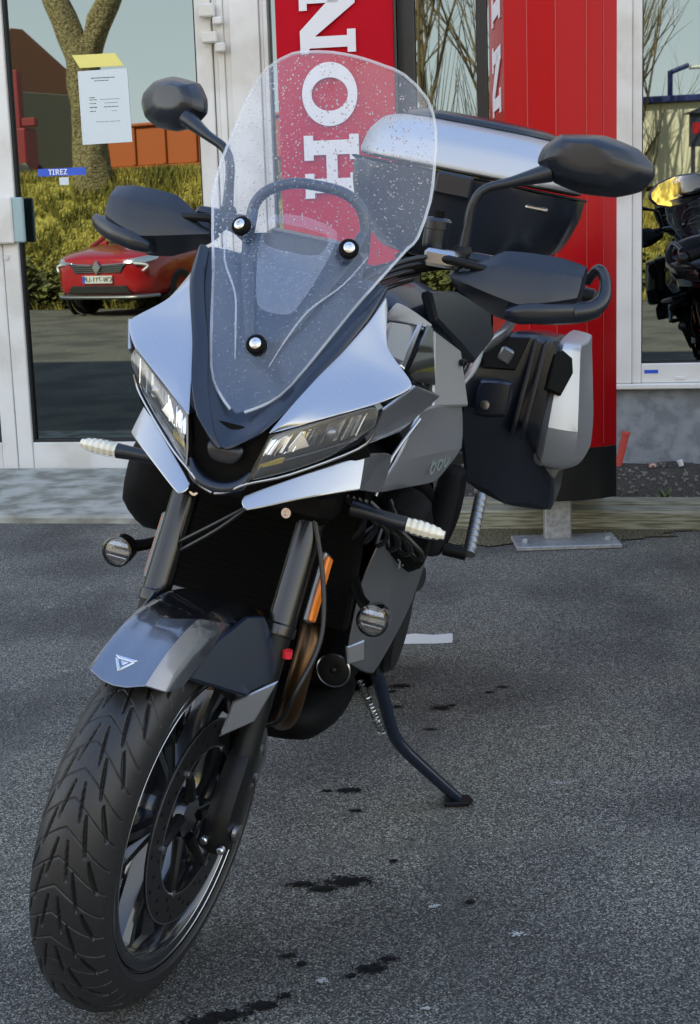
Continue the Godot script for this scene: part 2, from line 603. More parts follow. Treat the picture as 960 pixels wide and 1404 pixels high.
func build_ground() -> void:
	var q := Geo.new()
	var xs := [-600.0, -60.0, -20.0, -6.0, 6.0, 20.0, 60.0, 600.0]
	for i in 7:
		for j in 7:
			q.quad(Vector3(xs[i], 0, xs[j]), Vector3(xs[i + 1], 0, xs[j]), Vector3(xs[i + 1], 0, xs[j + 1]), Vector3(xs[i], 0, xs[j + 1]))
	var ground := put("asphalt_ground", q.mesh(), M.asphalt, self)
	structure(ground)
	var spots := [[0.346, -0.3, 0.062, 0.032], [0.30, -0.275, 0.03, 0.012], [0.262, -0.295, 0.028, 0.009], [0.245, -0.056, 0.02, 0.014], [0.268, -0.03, 0.012, 0.009],
		[0.379, -0.009, 0.030, 0.02], [0.405, -0.035, 0.022, 0.014], [0.345, 0.01, 0.014, 0.008], [0.159, 0.11, 0.05, 0.026], [0.21, 0.085, 0.03, 0.014], [0.245, 0.06, 0.014, 0.01], [0.12, 0.125, 0.03, 0.012],
		[0.482, -1.336, 0.036, 0.018], [0.46, -1.30, 0.02, 0.012], [0.572, -1.168, 0.030, 0.022], [0.60, -1.185, 0.016, 0.01], [0.738, -1.305, 0.024, 0.013], [0.467, -1.188, 0.024, 0.014],
		[0.348, -0.698, 0.030, 0.012], [0.30, -0.70, 0.022, 0.006], [0.362, -0.597, 0.022, 0.007], [0.427, -0.374, 0.007, 0.006], [0.553, -0.212, 0.011, 0.008], [0.536, -1.03, 0.022, 0.007], [0.70, -1.27, 0.014, 0.006]]
	var k := 0
	for s in spots:
		k += 1
		flecks(ground, "oil_stain", Vector3(s[0], 0.0018, s[1]), s[2], s[3], 170 if s[2] > 0.025 else 60, 0.0010, 0.0066 if s[2] > 0.025 else 0.0042, M.oil, k * 13)
	for s in [[0.80, -1.02, 0.05, 0.03], [0.78, -0.70, 0.03, 0.02], [0.49, -0.20, 0.02, 0.012], [0.458, 0.105, 0.009, 0.004], [0.30, 0.02, 0.015, 0.01], [-0.42, -1.55, 0.05, 0.03], [-0.60, -2.2, 0.06, 0.03], [0.62, -0.1, 0.02, 0.015]]:
		k += 1
		flecks(ground, "pale_scuff", Vector3(s[0], 0.0016, s[1]), s[2], s[3], 34, 0.001, 0.0032, M.scuff, k * 13)
	# a mossy, dirty band where the asphalt meets the timber edging
	put("mossy_dirt", blob(Vector3(1.05, 0, -3.06), 0.72, 0.24, 0.005, 77, 0.22, 90), M.moss, ground)
	put("mossy_dirt", blob(Vector3(0.62, 0, -3.2), 0.25, 0.12, 0.0062, 79, 0.3, 60), M.moss, ground)
	# concrete apron before the door
	var ap := Geo.new()
	ap.box(Vector3(-3.35, 0.004, 0.62), Vector3(6.9, 0.06, 1.12), 0.012)
	var slab := put("concrete_apron", ap.mesh(), M.concrete, self, wall_frame())
	structure(slab)
	# planted strip beside it: soil, timber edging
	var bed := Geo.new()
	var rows := []
	var nz := noise(2.2, 5)
	for i in 10:
		var row := []
		for j in 60:
			var x := 0.12 + 7.0 * j / 59.0; var z := 0.0 + 1.04 * i / 9.0
			row.append(Vector3(x, 0.035 + 0.02 * nz.get_noise_2d(x * 3, z * 3) + 0.012 * nz.get_noise_2d(x * 11, z * 11), z))
		rows.append(row)
	for i in 9:
		for j in 59: bed.quad(rows[i][j], rows[i][j + 1], rows[i + 1][j + 1], rows[i + 1][j])
	structure(put("soil_bed", bed.mesh(60), M.soil, self, wall_frame()))
	var grit := Geo.new()
	var rg := RandomNumberGenerator.new(); rg.seed = 5
	for i in 900:
		var p := Vector3(rg.randf_range(0.9, 4.0), 0.045, rg.randf_range(0.04, 1.0))
		var s := rg.randf_range(0.004, 0.014)
		grit.box(p, Vector3(s * rg.randf_range(0.8, 1.9), s, s), s * 0.3, Basis(Vector3(rg.randf(), rg.randf() + 0.1, rg.randf()).normalized(), rg.randf() * TAU))
	stuff(put("gravel", grit.mesh(), mat(Color(0.17, 0.15, 0.12), 0.9), self, wall_frame()))
	tag(get_node("gravel"), "loose grey gravel scattered over the soil strip at the wall foot", "gravel")
	for i in 2:
		var tb := Geo.new()
		var z0 := 1.06 + 0.108 * i
		var rings := []
		for j in 25:
			var x := 0.2 + 4.6 * j / 24.0
			var wv := 0.004 * nz.get_noise_2d(x * 5.0, i * 9.0)
			var hy := 0.088 - 0.010 * i + wv
			rings.append([Vector3(x, 0.0, z0), Vector3(x, hy - 0.006, z0), Vector3(x, hy, z0 + 0.007), Vector3(x, hy - 0.001 + wv * 0.4, z0 + 0.096), Vector3(x, hy - 0.009, z0 + 0.103), Vector3(x, 0.0, z0 + 0.103)])
		tb.loft(rings)
		var o := put("timber_edging", tb.mesh(), M.timber, self, wall_frame())
		tag(o, ["weathered timber beam edging the soil, the one next to the soil", "weathered timber beam edging the soil, the outer one along the asphalt"][i], "timber beam", "timber edging beams")
	# small litter
	var ch := Geo.new()
	ch.hull([[Vector3(-0.075, 0, 0.02), Vector3(-0.078, 0.02, 0.0), Vector3(-0.075, 0.018, -0.012), Vector3(-0.072, 0, -0.02)], [Vector3(-0.03, 0, 0.022), Vector3(-0.032, 0.026, 0.002), Vector3(-0.03, 0.02, -0.012), Vector3(-0.03, 0, -0.018)], [Vector3(0.02, 0, 0.026), Vector3(0.02, 0.018, 0.004), Vector3(0.02, 0.016, -0.01), Vector3(0.02, 0, -0.018)], [Vector3(0.073, 0, 0.024), Vector3(0.076, 0.022, 0.006), Vector3(0.074, 0.02, -0.008), Vector3(0.07, 0, -0.014)]], 1, 0.8)
	tag(put("white_strip", ch.mesh(), M.white_bit, self, Transform3D(Basis(), Vector3(0.57, 0.001, -1.71))), "torn white strip lying on the asphalt behind the side stand", "litter")
	var st := Geo.new()
	st.hull([[Vector3(-0.02, 0, -0.012), Vector3(0.02, 0, -0.014), Vector3(0.022, 0, 0.012), Vector3(-0.018, 0, 0.014)], [Vector3(-0.014, 0.018, -0.008), Vector3(0.012, 0.022, -0.01), Vector3(0.016, 0.018, 0.006), Vector3(-0.012, 0.02, 0.008)]], 2, 0.6)
	var w := at_wall(1.80, 0.035, 0.12)
	tag(put("pink_stone", st.mesh(), M.stone_pink, self, Transform3D(Basis(Vector3.UP, 0.4), w)), "small pinkish stone on the soil under the right window", "stone")
	var cup := Geo.new()
	cup.lathe([Vector2(0.0, 0.0), Vector2(0.012, 0.0), Vector2(0.013, 0.026), Vector2(0.0, 0.027)], Transform3D(Basis(Vector3(0, 0, 1), 0.3), Vector3.ZERO), 14)
	tag(put("white_pebble", cup.mesh(), M.white_bit, self, Transform3D(Basis(), at_wall(1.93, 0.04, 0.10))), "tiny white pebble lying at the wall foot under the window", "pebble")
	var rs := Geo.new()
	rs.tube([Vector3(0, 0, 0), Vector3(0.045, 0.16, -0.02)], 0.017, 12)
	rs.tube([Vector3(0.045, 0.16, -0.02), Vector3(0.049, 0.175, -0.022)], [0.021, 0.019], 12)
	tag(put("red_rod", rs.mesh(), M.red_dull, self, Transform3D(Basis(), at_wall(1.64, 0.02, 0.10))), "short red rod leaning on the grey wall beside the red totem", "rod")
	var weed := thing("weed", "small green weed growing beside the timber edging", "weed", at_wall(1.80, 0.02, 0.98))
	for k2 in 9:
		var lf := Geo.new()
		var a := k2 * 0.78
		var dirn := Vector3(cos(a), 0, sin(a)); var h := 0.05 + 0.012 * (k2 % 4)
		lf.shell([[Vector3(0, 0, 0) + dirn.cross(Vector3.UP) * 0.003, dirn.cross(Vector3.UP) * -0.003], [dirn * 0.02 + Vector3(0, h * 0.7, 0) + dirn.cross(Vector3.UP) * 0.009, dirn * 0.02 + Vector3(0, h * 0.7, 0) - dirn.cross(Vector3.UP) * 0.009], [dirn * 0.05 + Vector3(0, h, 0) + dirn.cross(Vector3.UP) * 0.001, dirn * 0.05 + Vector3(0, h, 0) - dirn.cross(Vector3.UP) * 0.001]], 0.0012, 1, 0.3)
		put("leaf", lf.mesh(), M.leaf, weed)

# ---------------------------------------------------------------- the glazed front
func beam(parent: Node, called: String, x0: float, x1: float, y0: float, y1: float, z0: float, z1: float, m: Material, b := 0.004) -> MeshInstance3D:
	var q := Geo.new()
	q.box(Vector3((x0 + x1) / 2, (y0 + y1) / 2, (z0 + z1) / 2), Vector3(x1 - x0, y1 - y0, z1 - z0), b)
	return put(called, q.mesh(), m, parent)

func pane(parent: Node, x0: float, x1: float, y0: float, y1: float, z := -0.02) -> void:
	beam(parent, "pane", x0, x1, y0, y1, z - 0.012, z, M.glass, 0.001)

func build_shop() -> void:
	var b := thing("dealership", "glazed shop front in white frames over a low grey rendered wall", "building")
	b.transform = wall_frame()
	# body of the building: walls behind the glass, roof, fascia
	beam(b, "back_wall", -16, 16, 0, 5.6, -9.0, -8.8, M.white_panel)
	beam(b, "side_wall", -16, -15.8, 0, 5.6, -8.79, -0.11, M.white_panel)
	beam(b, "side_wall", 15.8, 16, 0, 5.6, -8.79, -0.11, M.white_panel)
	beam(b, "roof", -16, 16, 5.61, 5.75, -9.0, 0.02, M.white_panel)
	beam(b, "floor_slab", -15.79, 15.79, -0.3, -0.01, -8.79, -0.1, M.concrete)
	for i in 16:
		var x := -16.0 + 2.0 * i
		beam(b, "fascia_panel", x + 0.006, x + 1.994, 2.66, 5.6, -0.10, 0.03, M.white_panel, 0.006)
	# low wall and sill
	beam(b, "low_wall", 1.10, 15.8, -0.2, 0.385, -0.10, -0.004, M.render, 0.006)
	beam(b, "sill", 1.10, 15.8, 0.386, 0.412, -0.10, 0.045, M.frame, 0.005)
	# the glazed door on the left, with the next leaf beside it
	for s in [[-2.46, -1.312], [-1.308, -0.208]]:
		var dr := beam(b, "door", s[0], s[0] + 0.078, 0.012, 2.5, -0.05, 0.022, M.frame)
		beam(dr, "stile", s[1] - 0.078, s[1], 0.012, 2.5, -0.05, 0.022, M.frame)
		beam(dr, "bottom_rail", s[0] + 0.079, s[1] - 0.079, 0.012, 0.155, -0.05, 0.018, M.frame)
		beam(dr, "top_rail", s[0] + 0.079, s[1] - 0.079, 2.36, 2.5, -0.05, 0.018, M.frame)
		for e in [[s[0] + 0.079, s[0] + 0.088, 0.156, 2.359], [s[1] - 0.088, s[1] - 0.079, 0.156, 2.359]]: beam(dr, "gasket", e[0], e[1], e[2], e[3], -0.035, 0.004, M.gasket, 0.001)
		for e in [[0.156, 0.168], [2.348, 2.359]]: beam(dr, "gasket", s[0] + 0.0885, s[1] - 0.0885, e[0], e[1], -0.035, 0.004, M.gasket, 0.001)
		pane(dr, s[0] + 0.0885, s[1] - 0.0885, 0.1685, 2.3475)
	beam(b, "threshold", -2.5, 0.06, -0.05, 0.010, -0.06, 0.035, M.frame_grey, 0.004)
	# handle plate on the closing edge of the door
	var hp := beam(b, "door_handle", -1.36, -1.232, 1.14, 1.365, 0.024, 0.062, M.frame, 0.008)
	beam(hp, "grip", -1.231, -1.178, 1.145, 1.36, 0.03, 0.058, mat(Color(0.30, 0.42, 0.42), 0.3), 0.006)
	var lk := Geo.new()
	lk.lathe([Vector2(0.0, 0.0), Vector2(0.014, 0.0), Vector2(0.014, 0.008), Vector2(0.0, 0.009)], Transform3D(Basis(Vector3.RIGHT, PI / 2), Vector3(-1.292, 1.075, 0.022)), 18)
	put("lock", lk.mesh(), M.frame_grey, b)
	# post between door and window, grooved, with the hinges
	for s in [[-0.204, -0.182, 0.012], [-0.181, -0.150, 0.024], [-0.1495, -0.118, 0.016], [-0.1175, 0.022, 0.034], [0.0225, 0.040, 0.022], [0.0405, 0.062, 0.028]]:
		beam(b, "post_profile", s[0], s[1], 0.011, 2.65, -0.06, s[2], M.frame, 0.003)
	for y in [2.18, 1.07]:
		var h := beam(b, "hinge", -0.252, -0.178, y - 0.04, y + 0.02, 0.036, 0.075, M.frame, 0.006)
		beam(h, "knuckle", -0.188, -0.142, y - 0.075, y - 0.041, 0.036, 0.072, M.frame, 0.006)
		var h2 := beam(b, "hinge", -0.244, -0.170, y - 0.155, y - 0.105, 0.036, 0.075, M.frame, 0.006)
		beam(h2, "knuckle", -0.182, -0.134, y - 0.198, y - 0.156, 0.036, 0.072, M.frame, 0.006)
	# the dark framed lights behind the totem
	var w2 := beam(b, "dark_window", 0.0625, 1.12, 0.03, 0.09, -0.05, 0.01, M.dark_frame)
	beam(w2, "mullion", 0.662, 0.738, 0.0905, 2.57, -0.05, 0.02, M.dark_frame)
	beam(w2, "mullion", 1.018, 1.066, 0.0905, 2.57, -0.05, 0.02, M.dark_frame)
	beam(w2, "head", 0.0625, 1.12, 2.571, 2.65, -0.05, 0.012, M.dark_frame)
	pane(w2, 0.063, 0.661, 0.091, 2.57)
	pane(w2, 0.739, 1.017, 0.091, 2.57)
	pane(w2, 1.067, 1.119, 0.091, 2.57)
	# white framed windows over the low wall
	for i in 6:
		var x0 := 1.632 + 2.2 * i if i > 0 else 1.632
		if i == 5: continue
		var x1 := x0 + 2.16
		var w := beam(b, "window", x0, x0 + 0.076, 0.413, 2.65, -0.06, 0.03, M.frame)
		beam(w, "casement", x0 + 0.077, x0 + 0.120, 0.413, 2.65, -0.06, 0.018, M.frame)
		beam(w, "casement", x1 - 0.05, x1, 0.413, 2.65, -0.06, 0.018, M.frame)
		beam(w, "bottom_rail", x0 + 0.121, x1 - 0.051, 0.413, 0.503, -0.06, 0.018, M.frame)
		beam(w, "top_rail", x0 + 0.121, x1 - 0.051, 2.56, 2.65, -0.06, 0.018, M.frame)
		beam(w, "gasket", x0 + 0.121, x0 + 0.125, 0.504, 2.559, -0.03, 0.006, M.gasket, 0.001)
		beam(w, "gasket", x0 + 0.1255, x1 - 0.0515, 0.504, 0.509, -0.03, 0.006, M.gasket, 0.001)
		pane(w, x0 + 0.1255, x1 - 0.051, 0.5095, 2.559)
		if i == 0:
			beam(w, "drain_cap", 1.905, 1.95, 0.428, 0.442, 0.0185, 0.024, M.frame, 0.003)
	beam(b, "pier", 1.1205, 1.630, 0.413, 2.65, -0.06, 0.02, M.white_panel)
	for i in 6:
		var x := -4.6 - 2.2 * i
		if x < -15.6: break
		var w := beam(b, "window", x, x + 0.08, 0.0, 2.65, -0.06, 0.03, M.frame)
		beam(w, "bottom_rail", x + 0.081, x + 2.12, 0.0, 0.12, -0.06, 0.02, M.frame)
		pane(w, x + 0.081, x + 2.12, 0.121, 2.65)
	# things stuck on the glass
	var f := wall_frame()
	var pg := Geo.new()
	pg.prism([Vector2(-0.123, -0.172), Vector2(0.126, -0.168), Vector2(0.121, 0.173), Vector2(-0.125, 0.170)], 0.0012)
	var sheet := put("notice_sheet", pg.mesh(), M.paper, self, f * Transform3D(Basis(), Vector3(-0.757, 1.770, -0.0185)))
	tag(sheet, "pale printed notice sheet stuck inside the door glass", "notice")
	var rn := RandomNumberGenerator.new(); rn.seed = 4
	for l in [[0.135, -0.06, 0.045, 1.0, 0.004], [0.122, -0.045, 0.012, 1.0, 0.003], [0.045, -0.075, -0.05, 1.0, 0.004], [0.035, -0.075, -0.045, 1.0, 0.003], [0.018, -0.075, -0.05, 1.0, 0.003], [0.0, -0.075, -0.05, 1.0, 0.004], [-0.018, -0.075, -0.048, 1.0, 0.003], [0.035, -0.02, 0.07, 1.0, 0.002], [0.018, 0.0, 0.06, 1.0, 0.002], [0.0, -0.005, 0.065, 1.0, 0.003], [-0.02, 0.035, 0.06, 1.0, 0.002], [-0.068, -0.05, 0.06, 1.0, 0.0018]]:
		var x: float = l[1]
		var ln := Geo.new()
		while x < l[2]:
			var wd := rn.randf_range(0.006, 0.018)
			ln.box(Vector3(x + wd / 2, l[0], 0.0010), Vector3(wd, l[4], 0.0006), 0.0)
			x += wd + 0.003
		put("printed_line", ln.mesh(), M.ink, sheet)
	var yg := Geo.new()
	yg.prism([Vector2(-0.095, -0.030), Vector2(0.125, -0.030), Vector2(0.083, 0.030), Vector2(-0.130, 0.030)], 0.0012)
	tag(put("yellow_sticker", yg.mesh(), M.yellow, self, f * Transform3D(Basis(), Vector3(-0.775, 1.985, -0.0187))), "pale yellow sticker on the door glass above the notice sheet", "sticker")
	var bs := Geo.new()
	bs.box(Vector3.ZERO, Vector3(0.245, 0.036, 0.001), 0.0)
	var blue := put("blue_sticker", bs.mesh(), M.blue_label, self, f * Transform3D(Basis(), Vector3(-0.995, 1.475, -0.0187)))
	tag(blue, "narrow blue sticker with white lettering on the door glass", "sticker")
	put("lettering", text_mesh("TIREZ", 0.026, "Droid Sans", 800, 0.0008), M.white_print, blue, Transform3D(Basis(), Vector3(-0.02, 0.0, 0.0009)))
	beam(blue, "white_tab", -0.015, 0.033, -0.062, -0.026, -0.0002, 0.0006, M.paper, 0.0)
	var maker := Geo.new()
	maker.box(Vector3.ZERO, Vector3(0.062, 0.016, 0.0012), 0.0)
	var ml := put("maker_label", maker.mesh(), M.blue_label, self, f * Transform3D(Basis(), Vector3(1.798, 0.466, 0.0192)))
	tag(ml, "small blue maker label on the bottom rail of the right window", "label")

func text_mesh(s: String, h: float, font: String, weight: int, depth: float) -> Mesh:
	var t := TextMesh.new()
	var sf := SystemFont.new()
	sf.font_names = PackedStringArray([font]); sf.font_weight = weight
	t.font = sf
	t.text = s
	t.font_size = 64
	t.pixel_size = h / 46.0
	t.depth = depth
	t.curve_step = 1.0
	return t

# slab serif capitals as outlines in a 0..1 high box: [outline, outline, ...], holes last as rings
func slab_letter(ch: String) -> Array:
	var R := func(x0, y0, x1, y1): return [Vector2(x0, y0), Vector2(x1, y0), Vector2(x1, y1), Vector2(x0, y1)]
	match ch:
		"H": return [[R.call(0.02, 0, 0.40, 0.17), R.call(0.02, 0.83, 0.40, 1), R.call(0.60, 0, 0.98, 0.17), R.call(0.60, 0.83, 0.98, 1), R.call(0.10, 0.1695, 0.32, 0.8305), R.call(0.68, 0.1695, 0.90, 0.8305), R.call(0.3195, 0.40, 0.6805, 0.60)], 1.0]
		"N": return [[R.call(0.02, 0, 0.36, 0.15), R.call(0.10, 0.1495, 0.27, 0.72), [Vector2(0.02, 1), Vector2(0.02, 0.86), Vector2(0.10, 0.83), Vector2(0.10, 0.7195), Vector2(0.28, 0.7195), Vector2(0.74, 0.0), Vector2(0.94, 0.0), Vector2(0.94, 0.30), Vector2(0.36, 1.0)], R.call(0.76, 0.2995, 0.94, 0.86), R.call(0.66, 0.8595, 1.02, 1.0)], 1.04]
		"D": return [[R.call(0.02, 0, 0.40, 0.16), R.call(0.02, 0.84, 0.40, 1), R.call(0.10, 0.1595, 0.33, 0.8405)], 1.0]
		"A": return [[[Vector2(0.14, 0.13), Vector2(0.40, 1.0), Vector2(0.64, 1.0), Vector2(0.90, 0.13), Vector2(0.68, 0.13), Vector2(0.62, 0.30), Vector2(0.42, 0.30), Vector2(0.36, 0.13)], R.call(0.02, 0, 0.42, 0.1305), R.call(0.60, 0, 1.02, 0.1305)], 1.04]
	return [[], 1.0]

func letter_geo(ch: String, h: float, depth: float) -> Array:
	var q := Geo.new()
	var l := slab_letter(ch)
	for o in l[0]:
		var p := []
		for w in o: p.append(w * h)
		q.prism(p, depth)
	if ch == "O" or ch == "D":
		var n := 40
		var rings := []
		for j in n + 1:
			var a := TAU * j / n if ch == "O" else -PI / 2 + PI * j / n
			var oc := Vector2(0.5, 0.5) if ch == "O" else Vector2(0.395, 0.5)
			var po := oc + Vector2(cos(a) * (0.48 if ch == "O" else 0.58), sin(a) * 0.5)
			var pi := oc + Vector2(cos(a) * (0.25 if ch == "O" else 0.33), sin(a) * (0.33 if ch == "O" else 0.34))
			rings.append([Vector3(po.x * h, po.y * h, -depth / 2), Vector3(po.x * h, po.y * h, depth / 2), Vector3(pi.x * h, pi.y * h, depth / 2), Vector3(pi.x * h, pi.y * h, -depth / 2)])
		q.loft(rings, ch == "D")
	return [q.mesh(), float(l[1]) * h]

func build_signs() -> void:
	# red hanging banner before the dark window; its lettering shows from behind, mirrored and running upwards
	var f := wall_frame()
	var bn := thing("red_banner", "red banner with white upright lettering hanging before the dark window", "banner")
	bn.transform = f * Transform3D(Basis(), Vector3(0.386, 0.35, 0.10))
	var cl := Geo.new()
	var rows := []
	for i in 12:
		var row := []
		for j in 13:
			var x := -0.268 + 0.536 * j / 12.0; var y := 2.35 * (1.0 - i / 11.0)
			row.append(Vector3(x, y, 0.006 * sin(j * 0.9 + 0.2 * i) * (1.0 - absf(x) / 0.4) + (0.012 if j == 0 else 0.0)))
		rows.append(row)
	cl.shell(rows, 0.003, 1, 0.3)
	put("cloth", cl.mesh(50), M.red_cloth, bn)
	for y in [0.0, 2.35]:
		var rd := Geo.new()
		rd.tube([Vector3(-0.285, y, 0), Vector3(0.285, y, 0)], 0.011, 12)
		put("rod", rd.mesh(), M.dark_frame, bn)
	var hem := Geo.new(); hem.box(Vector3(0.275, 1.175, 0.0), Vector3(0.012, 2.33, 0.008), 0.003)
	put("hem", hem.mesh(), M.dark_frame, bn)
	var y := 0.945
	var hgt := 0.255
	for ch in ["H", "O", "N", "D", "A"]:
		var l := letter_geo(ch, 1.0, 0.012)
		# upright run, mirrored: the letter's foot lies to the right, its run goes up
		var o := put("letter", l[0], M.white_print, bn, Transform3D(Basis(Vector3(0, 0.295, 0), Vector3(-hgt, 0, 0) , Vector3(0, 0, 0.25)), Vector3(0.098, y, 0.013)))
		o.set_meta("label", "white letter %s of the banner" % ch)
		y += l[1] * 0.295 + 0.027

	# the red totem beside the window: a faceted glossy column on a galvanised post
	var t := thing("red_totem", "glossy red faceted totem with black foot on a steel post", "totem", Vector3(1.13, 0, -2.95))
	var o2 := Vector3(1.13, 0, -2.95)
	var plan := [Vector3(0.945, 0, -2.85), Vector3(1.020, 0, -2.815), Vector3(1.115, 0, -2.80), Vector3(1.222, 0, -2.812), Vector3(1.285, 0, -2.835), Vector3(1.338, 0, -2.87), Vector3(1.36, 0, -3.20), Vector3(1.00, 0, -3.47), Vector3(0.955, 0, -3.40)]
	var facets := plan.size()
	for seg in [[0.165, 0.355, "black_foot", M.black_panel], [0.355, 2.75, "red_body", M.red_gloss]]:
		var rings := []
		for yy in [seg[0], seg[0] + 0.004, seg[1] - 0.004, seg[1]]:
			var ring := []
			var k := 0.994 if yy == seg[0] or yy == seg[1] else 1.0
			for p in plan: ring.append((p - o2) * k + Vector3(0, yy, 0))
			rings.append(ring)
		var q := Geo.new()
		q.loft(rings)
		put(seg[2], q.mesh(14), seg[3], t)
	for i in [1, 2, 3, 4]:
		var p: Vector3 = plan[i] - o2
		var sm := Geo.new()
		sm.box(p + Vector3(0, 1.555, 0.001), Vector3(0.003, 2.38, 0.003), 0.001)
		put("seam", sm.mesh(), mat(Color(0.40, 0.03, 0.03), 0.3), t)
	# white upright lettering on the flank that faces left
	var a0: Vector3 = plan[8] - o2; var b0: Vector3 = plan[0] - o2
	var along := (b0 - a0).normalized(); var outw := along.cross(Vector3.UP) * -1.0
	if outw.x > 0: outw = -outw
	var yl := 0.92
	for ch in ["H", "O", "N", "D", "A"]:
		var l := letter_geo(ch, 1.0, 0.012)
		put("letter", l[0], M.white_print, t, Transform3D(Basis(Vector3(0, 0.25, 0), -along * 0.30, outw * 0.25), a0.lerp(b0, 0.84) + outw * 0.003 + Vector3(0, yl, 0)))
		yl += l[1] * 0.25 + 0.06
	var post := Geo.new()
	post.box(Vector3(-0.005, 0.085, 0.06), Vector3(0.098, 0.16, 0.05), 0.005)
	put("post", post.mesh(), M.galv, t)
	var bp := Geo.new()
	bp.box(Vector3(0.015, 0.009, 0.12), Vector3(0.375, 0.016, 0.19), 0.003)
	var plate := put("base_plate", bp.mesh(), M.galv, t)
	for s in [-1, 1]:
		var bo := Geo.new()
		bo.lathe([Vector2(0, 0), Vector2(0.012, 0), Vector2(0.012, 0.010), Vector2(0.006, 0.016), Vector2(0, 0.016)], Transform3D(Basis(), Vector3(0.015 + 0.15 * s, 0.0175, 0.15)), 6)
		put("bolt", bo.mesh(), M.galv, plate)

# ---------------------------------------------------------------- across the road: seen in the glass
func bank_height(x: float, z: float) -> float:
	var e := 9.6 + 0.12 * (x + 9.0) * 0.6
	var t := clampf((z - e) / 3.6, 0.0, 1.0)
	var low := 1.0 - 0.42 * smoothstep(-6.0, -2.0, x)
	return (2.35 * t * t * (3.0 - 2.0 * t) + clampf((z - e - 3.6) * 0.03, 0.0, 1.2)) * low

func build_far_side() -> void:
	var q := Geo.new()
	var nz := noise(0.35, 9)
	var P := func(i: int, j: int) -> Vector3:
		var x := -46.0 + 1.2 * i
		var z := 8.6 + 0.55 * j
		if j > 26: z = 8.6 + 0.55 * 26 + (j - 26) * 6.0
		var h := bank_height(x, z)
		return Vector3(x, h - 0.05 + 0.16 * nz.get_noise_2d(x, z) * minf(1.0, h), z)
	for i in 72:
		for j in 36: q.quad(P.call(i, j), P.call(i + 1, j), P.call(i + 1, j + 1), P.call(i, j + 1))
	structure(put("grass_bank", q.mesh(60), M.grass, self))
	# grass and ground cover on it
	var bl := Geo.new()
	for k in 5:
		var a := k * 1.26
		var d := Vector3(cos(a), 0, sin(a)); var s := d.cross(Vector3.UP) * 0.02
		bl.tri(d * 0.02 - s, d * 0.02 + s, d * 0.13 + Vector3(0, 0.2 + 0.03 * (k % 3), 0))
	var mm := MultiMesh.new()
	mm.transform_format = MultiMesh.TRANSFORM_3D
	mm.use_colors = true
	mm.mesh = bl.mesh()
	mm.instance_count = 22000
	var rn := RandomNumberGenerator.new(); rn.seed = 8
	for i in 22000:
		var x := rn.randf_range(-17.0, 6.0); var z := rn.randf_range(9.4, 17.0)
		mm.set_instance_transform(i, Transform3D(Basis(Vector3.UP, rn.randf() * TAU).scaled(Vector3.ONE * rn.randf_range(0.5, 1.1)), Vector3(x, bank_height(x, z) - 0.05, z)))
		var t := clampf(0.5 + nz.get_noise_2d(x * 1.5, z * 1.5) + rn.randf_range(-0.3, 0.3), 0, 1)
		mm.set_instance_color(i, Color(0.13, 0.13, 0.024).lerp(Color(0.58, 0.47, 0.10), t))
	var gm := mat(Color.WHITE, 0.8)
	gm.vertex_color_use_as_albedo = true
	var mi := MultiMeshInstance3D.new()
	mi.name = "rough_grass"; mi.multimesh = mm; mi.material_override = gm
	add_child(mi)
	stuff(mi); tag(mi, "rough yellowish grass covering the bank across the road", "grass")
	# dark ivy at the foot of the bank
	var lf := Geo.new()
	for k in 7:
		var a := k * 2.4
		var c := Vector3(cos(a) * 0.05 * k / 3.0, 0.02 + 0.025 * k, sin(a) * 0.05 * k / 3.0)
		var u := Vector3(cos(a * 1.7), 0.5, sin(a * 1.7)).normalized() * 0.045; var w := u.cross(Vector3(0.3, 1, 0.2)).normalized() * 0.035
		lf.quad(c - u, c + w, c + u, c - w)
	var m2 := MultiMesh.new()
	m2.transform_format = MultiMesh.TRANSFORM_3D
	m2.use_colors = true
	m2.mesh = lf.mesh()
	m2.instance_count = 5000
	for i in 5000:
		var x := rn.randf_range(-16.0, 5.0); var z := 9.5 + 0.07 * (x + 9.0) + rn.randf() * rn.randf() * 1.5
		m2.set_instance_transform(i, Transform3D(Basis(Vector3.UP, rn.randf() * TAU).scaled(Vector3.ONE * rn.randf_range(0.8, 1.7)), Vector3(x, bank_height(x, z) - 0.02 + rn.randf() * 0.25, z)))
		m2.set_instance_color(i, Color(0.03, 0.04, 0.010).lerp(Color(0.16, 0.16, 0.04), rn.randf()))
	var iv := MultiMeshInstance3D.new()
	iv.name = "ivy"; iv.multimesh = m2; iv.material_override = gm
	add_child(iv)
	stuff(iv); tag(iv, "dark green ivy along the foot of the grass bank", "ivy")
	build_trees()
	build_far_buildings()
	build_car()

func limb(q: Geo, a: Vector3, d: Vector3, l: float, r: float, depth: int, rn: RandomNumberGenerator, up: float) -> void:
	var pts := [a]; var rs := [r]
	var p := a; var dd := d
	for k in 4:
		dd = (dd + Vector3(rn.randf_range(-1, 1), rn.randf_range(-0.4, 1) * up, rn.randf_range(-1, 1)) * 0.16).normalized()
		p += dd * l / 4.0
		pts.append(p); rs.append(r * (1.0 - 0.18 * (k + 1)))
	q.tube(pts, rs, 7 if r > 0.03 else 4, 1)
	if depth > 0:
		for k in (4 if depth > 1 else 5):
			var t := rn.randi_range(1, 4)
			var nd := (dd + Vector3(rn.randf_range(-1, 1), rn.randf_range(0, 1) * up, rn.randf_range(-1, 1)) * 0.75).normalized()
			limb(q, pts[t], nd, l * rn.randf_range(0.45, 0.7), rs[t] * 0.62, depth - 1, rn, up)

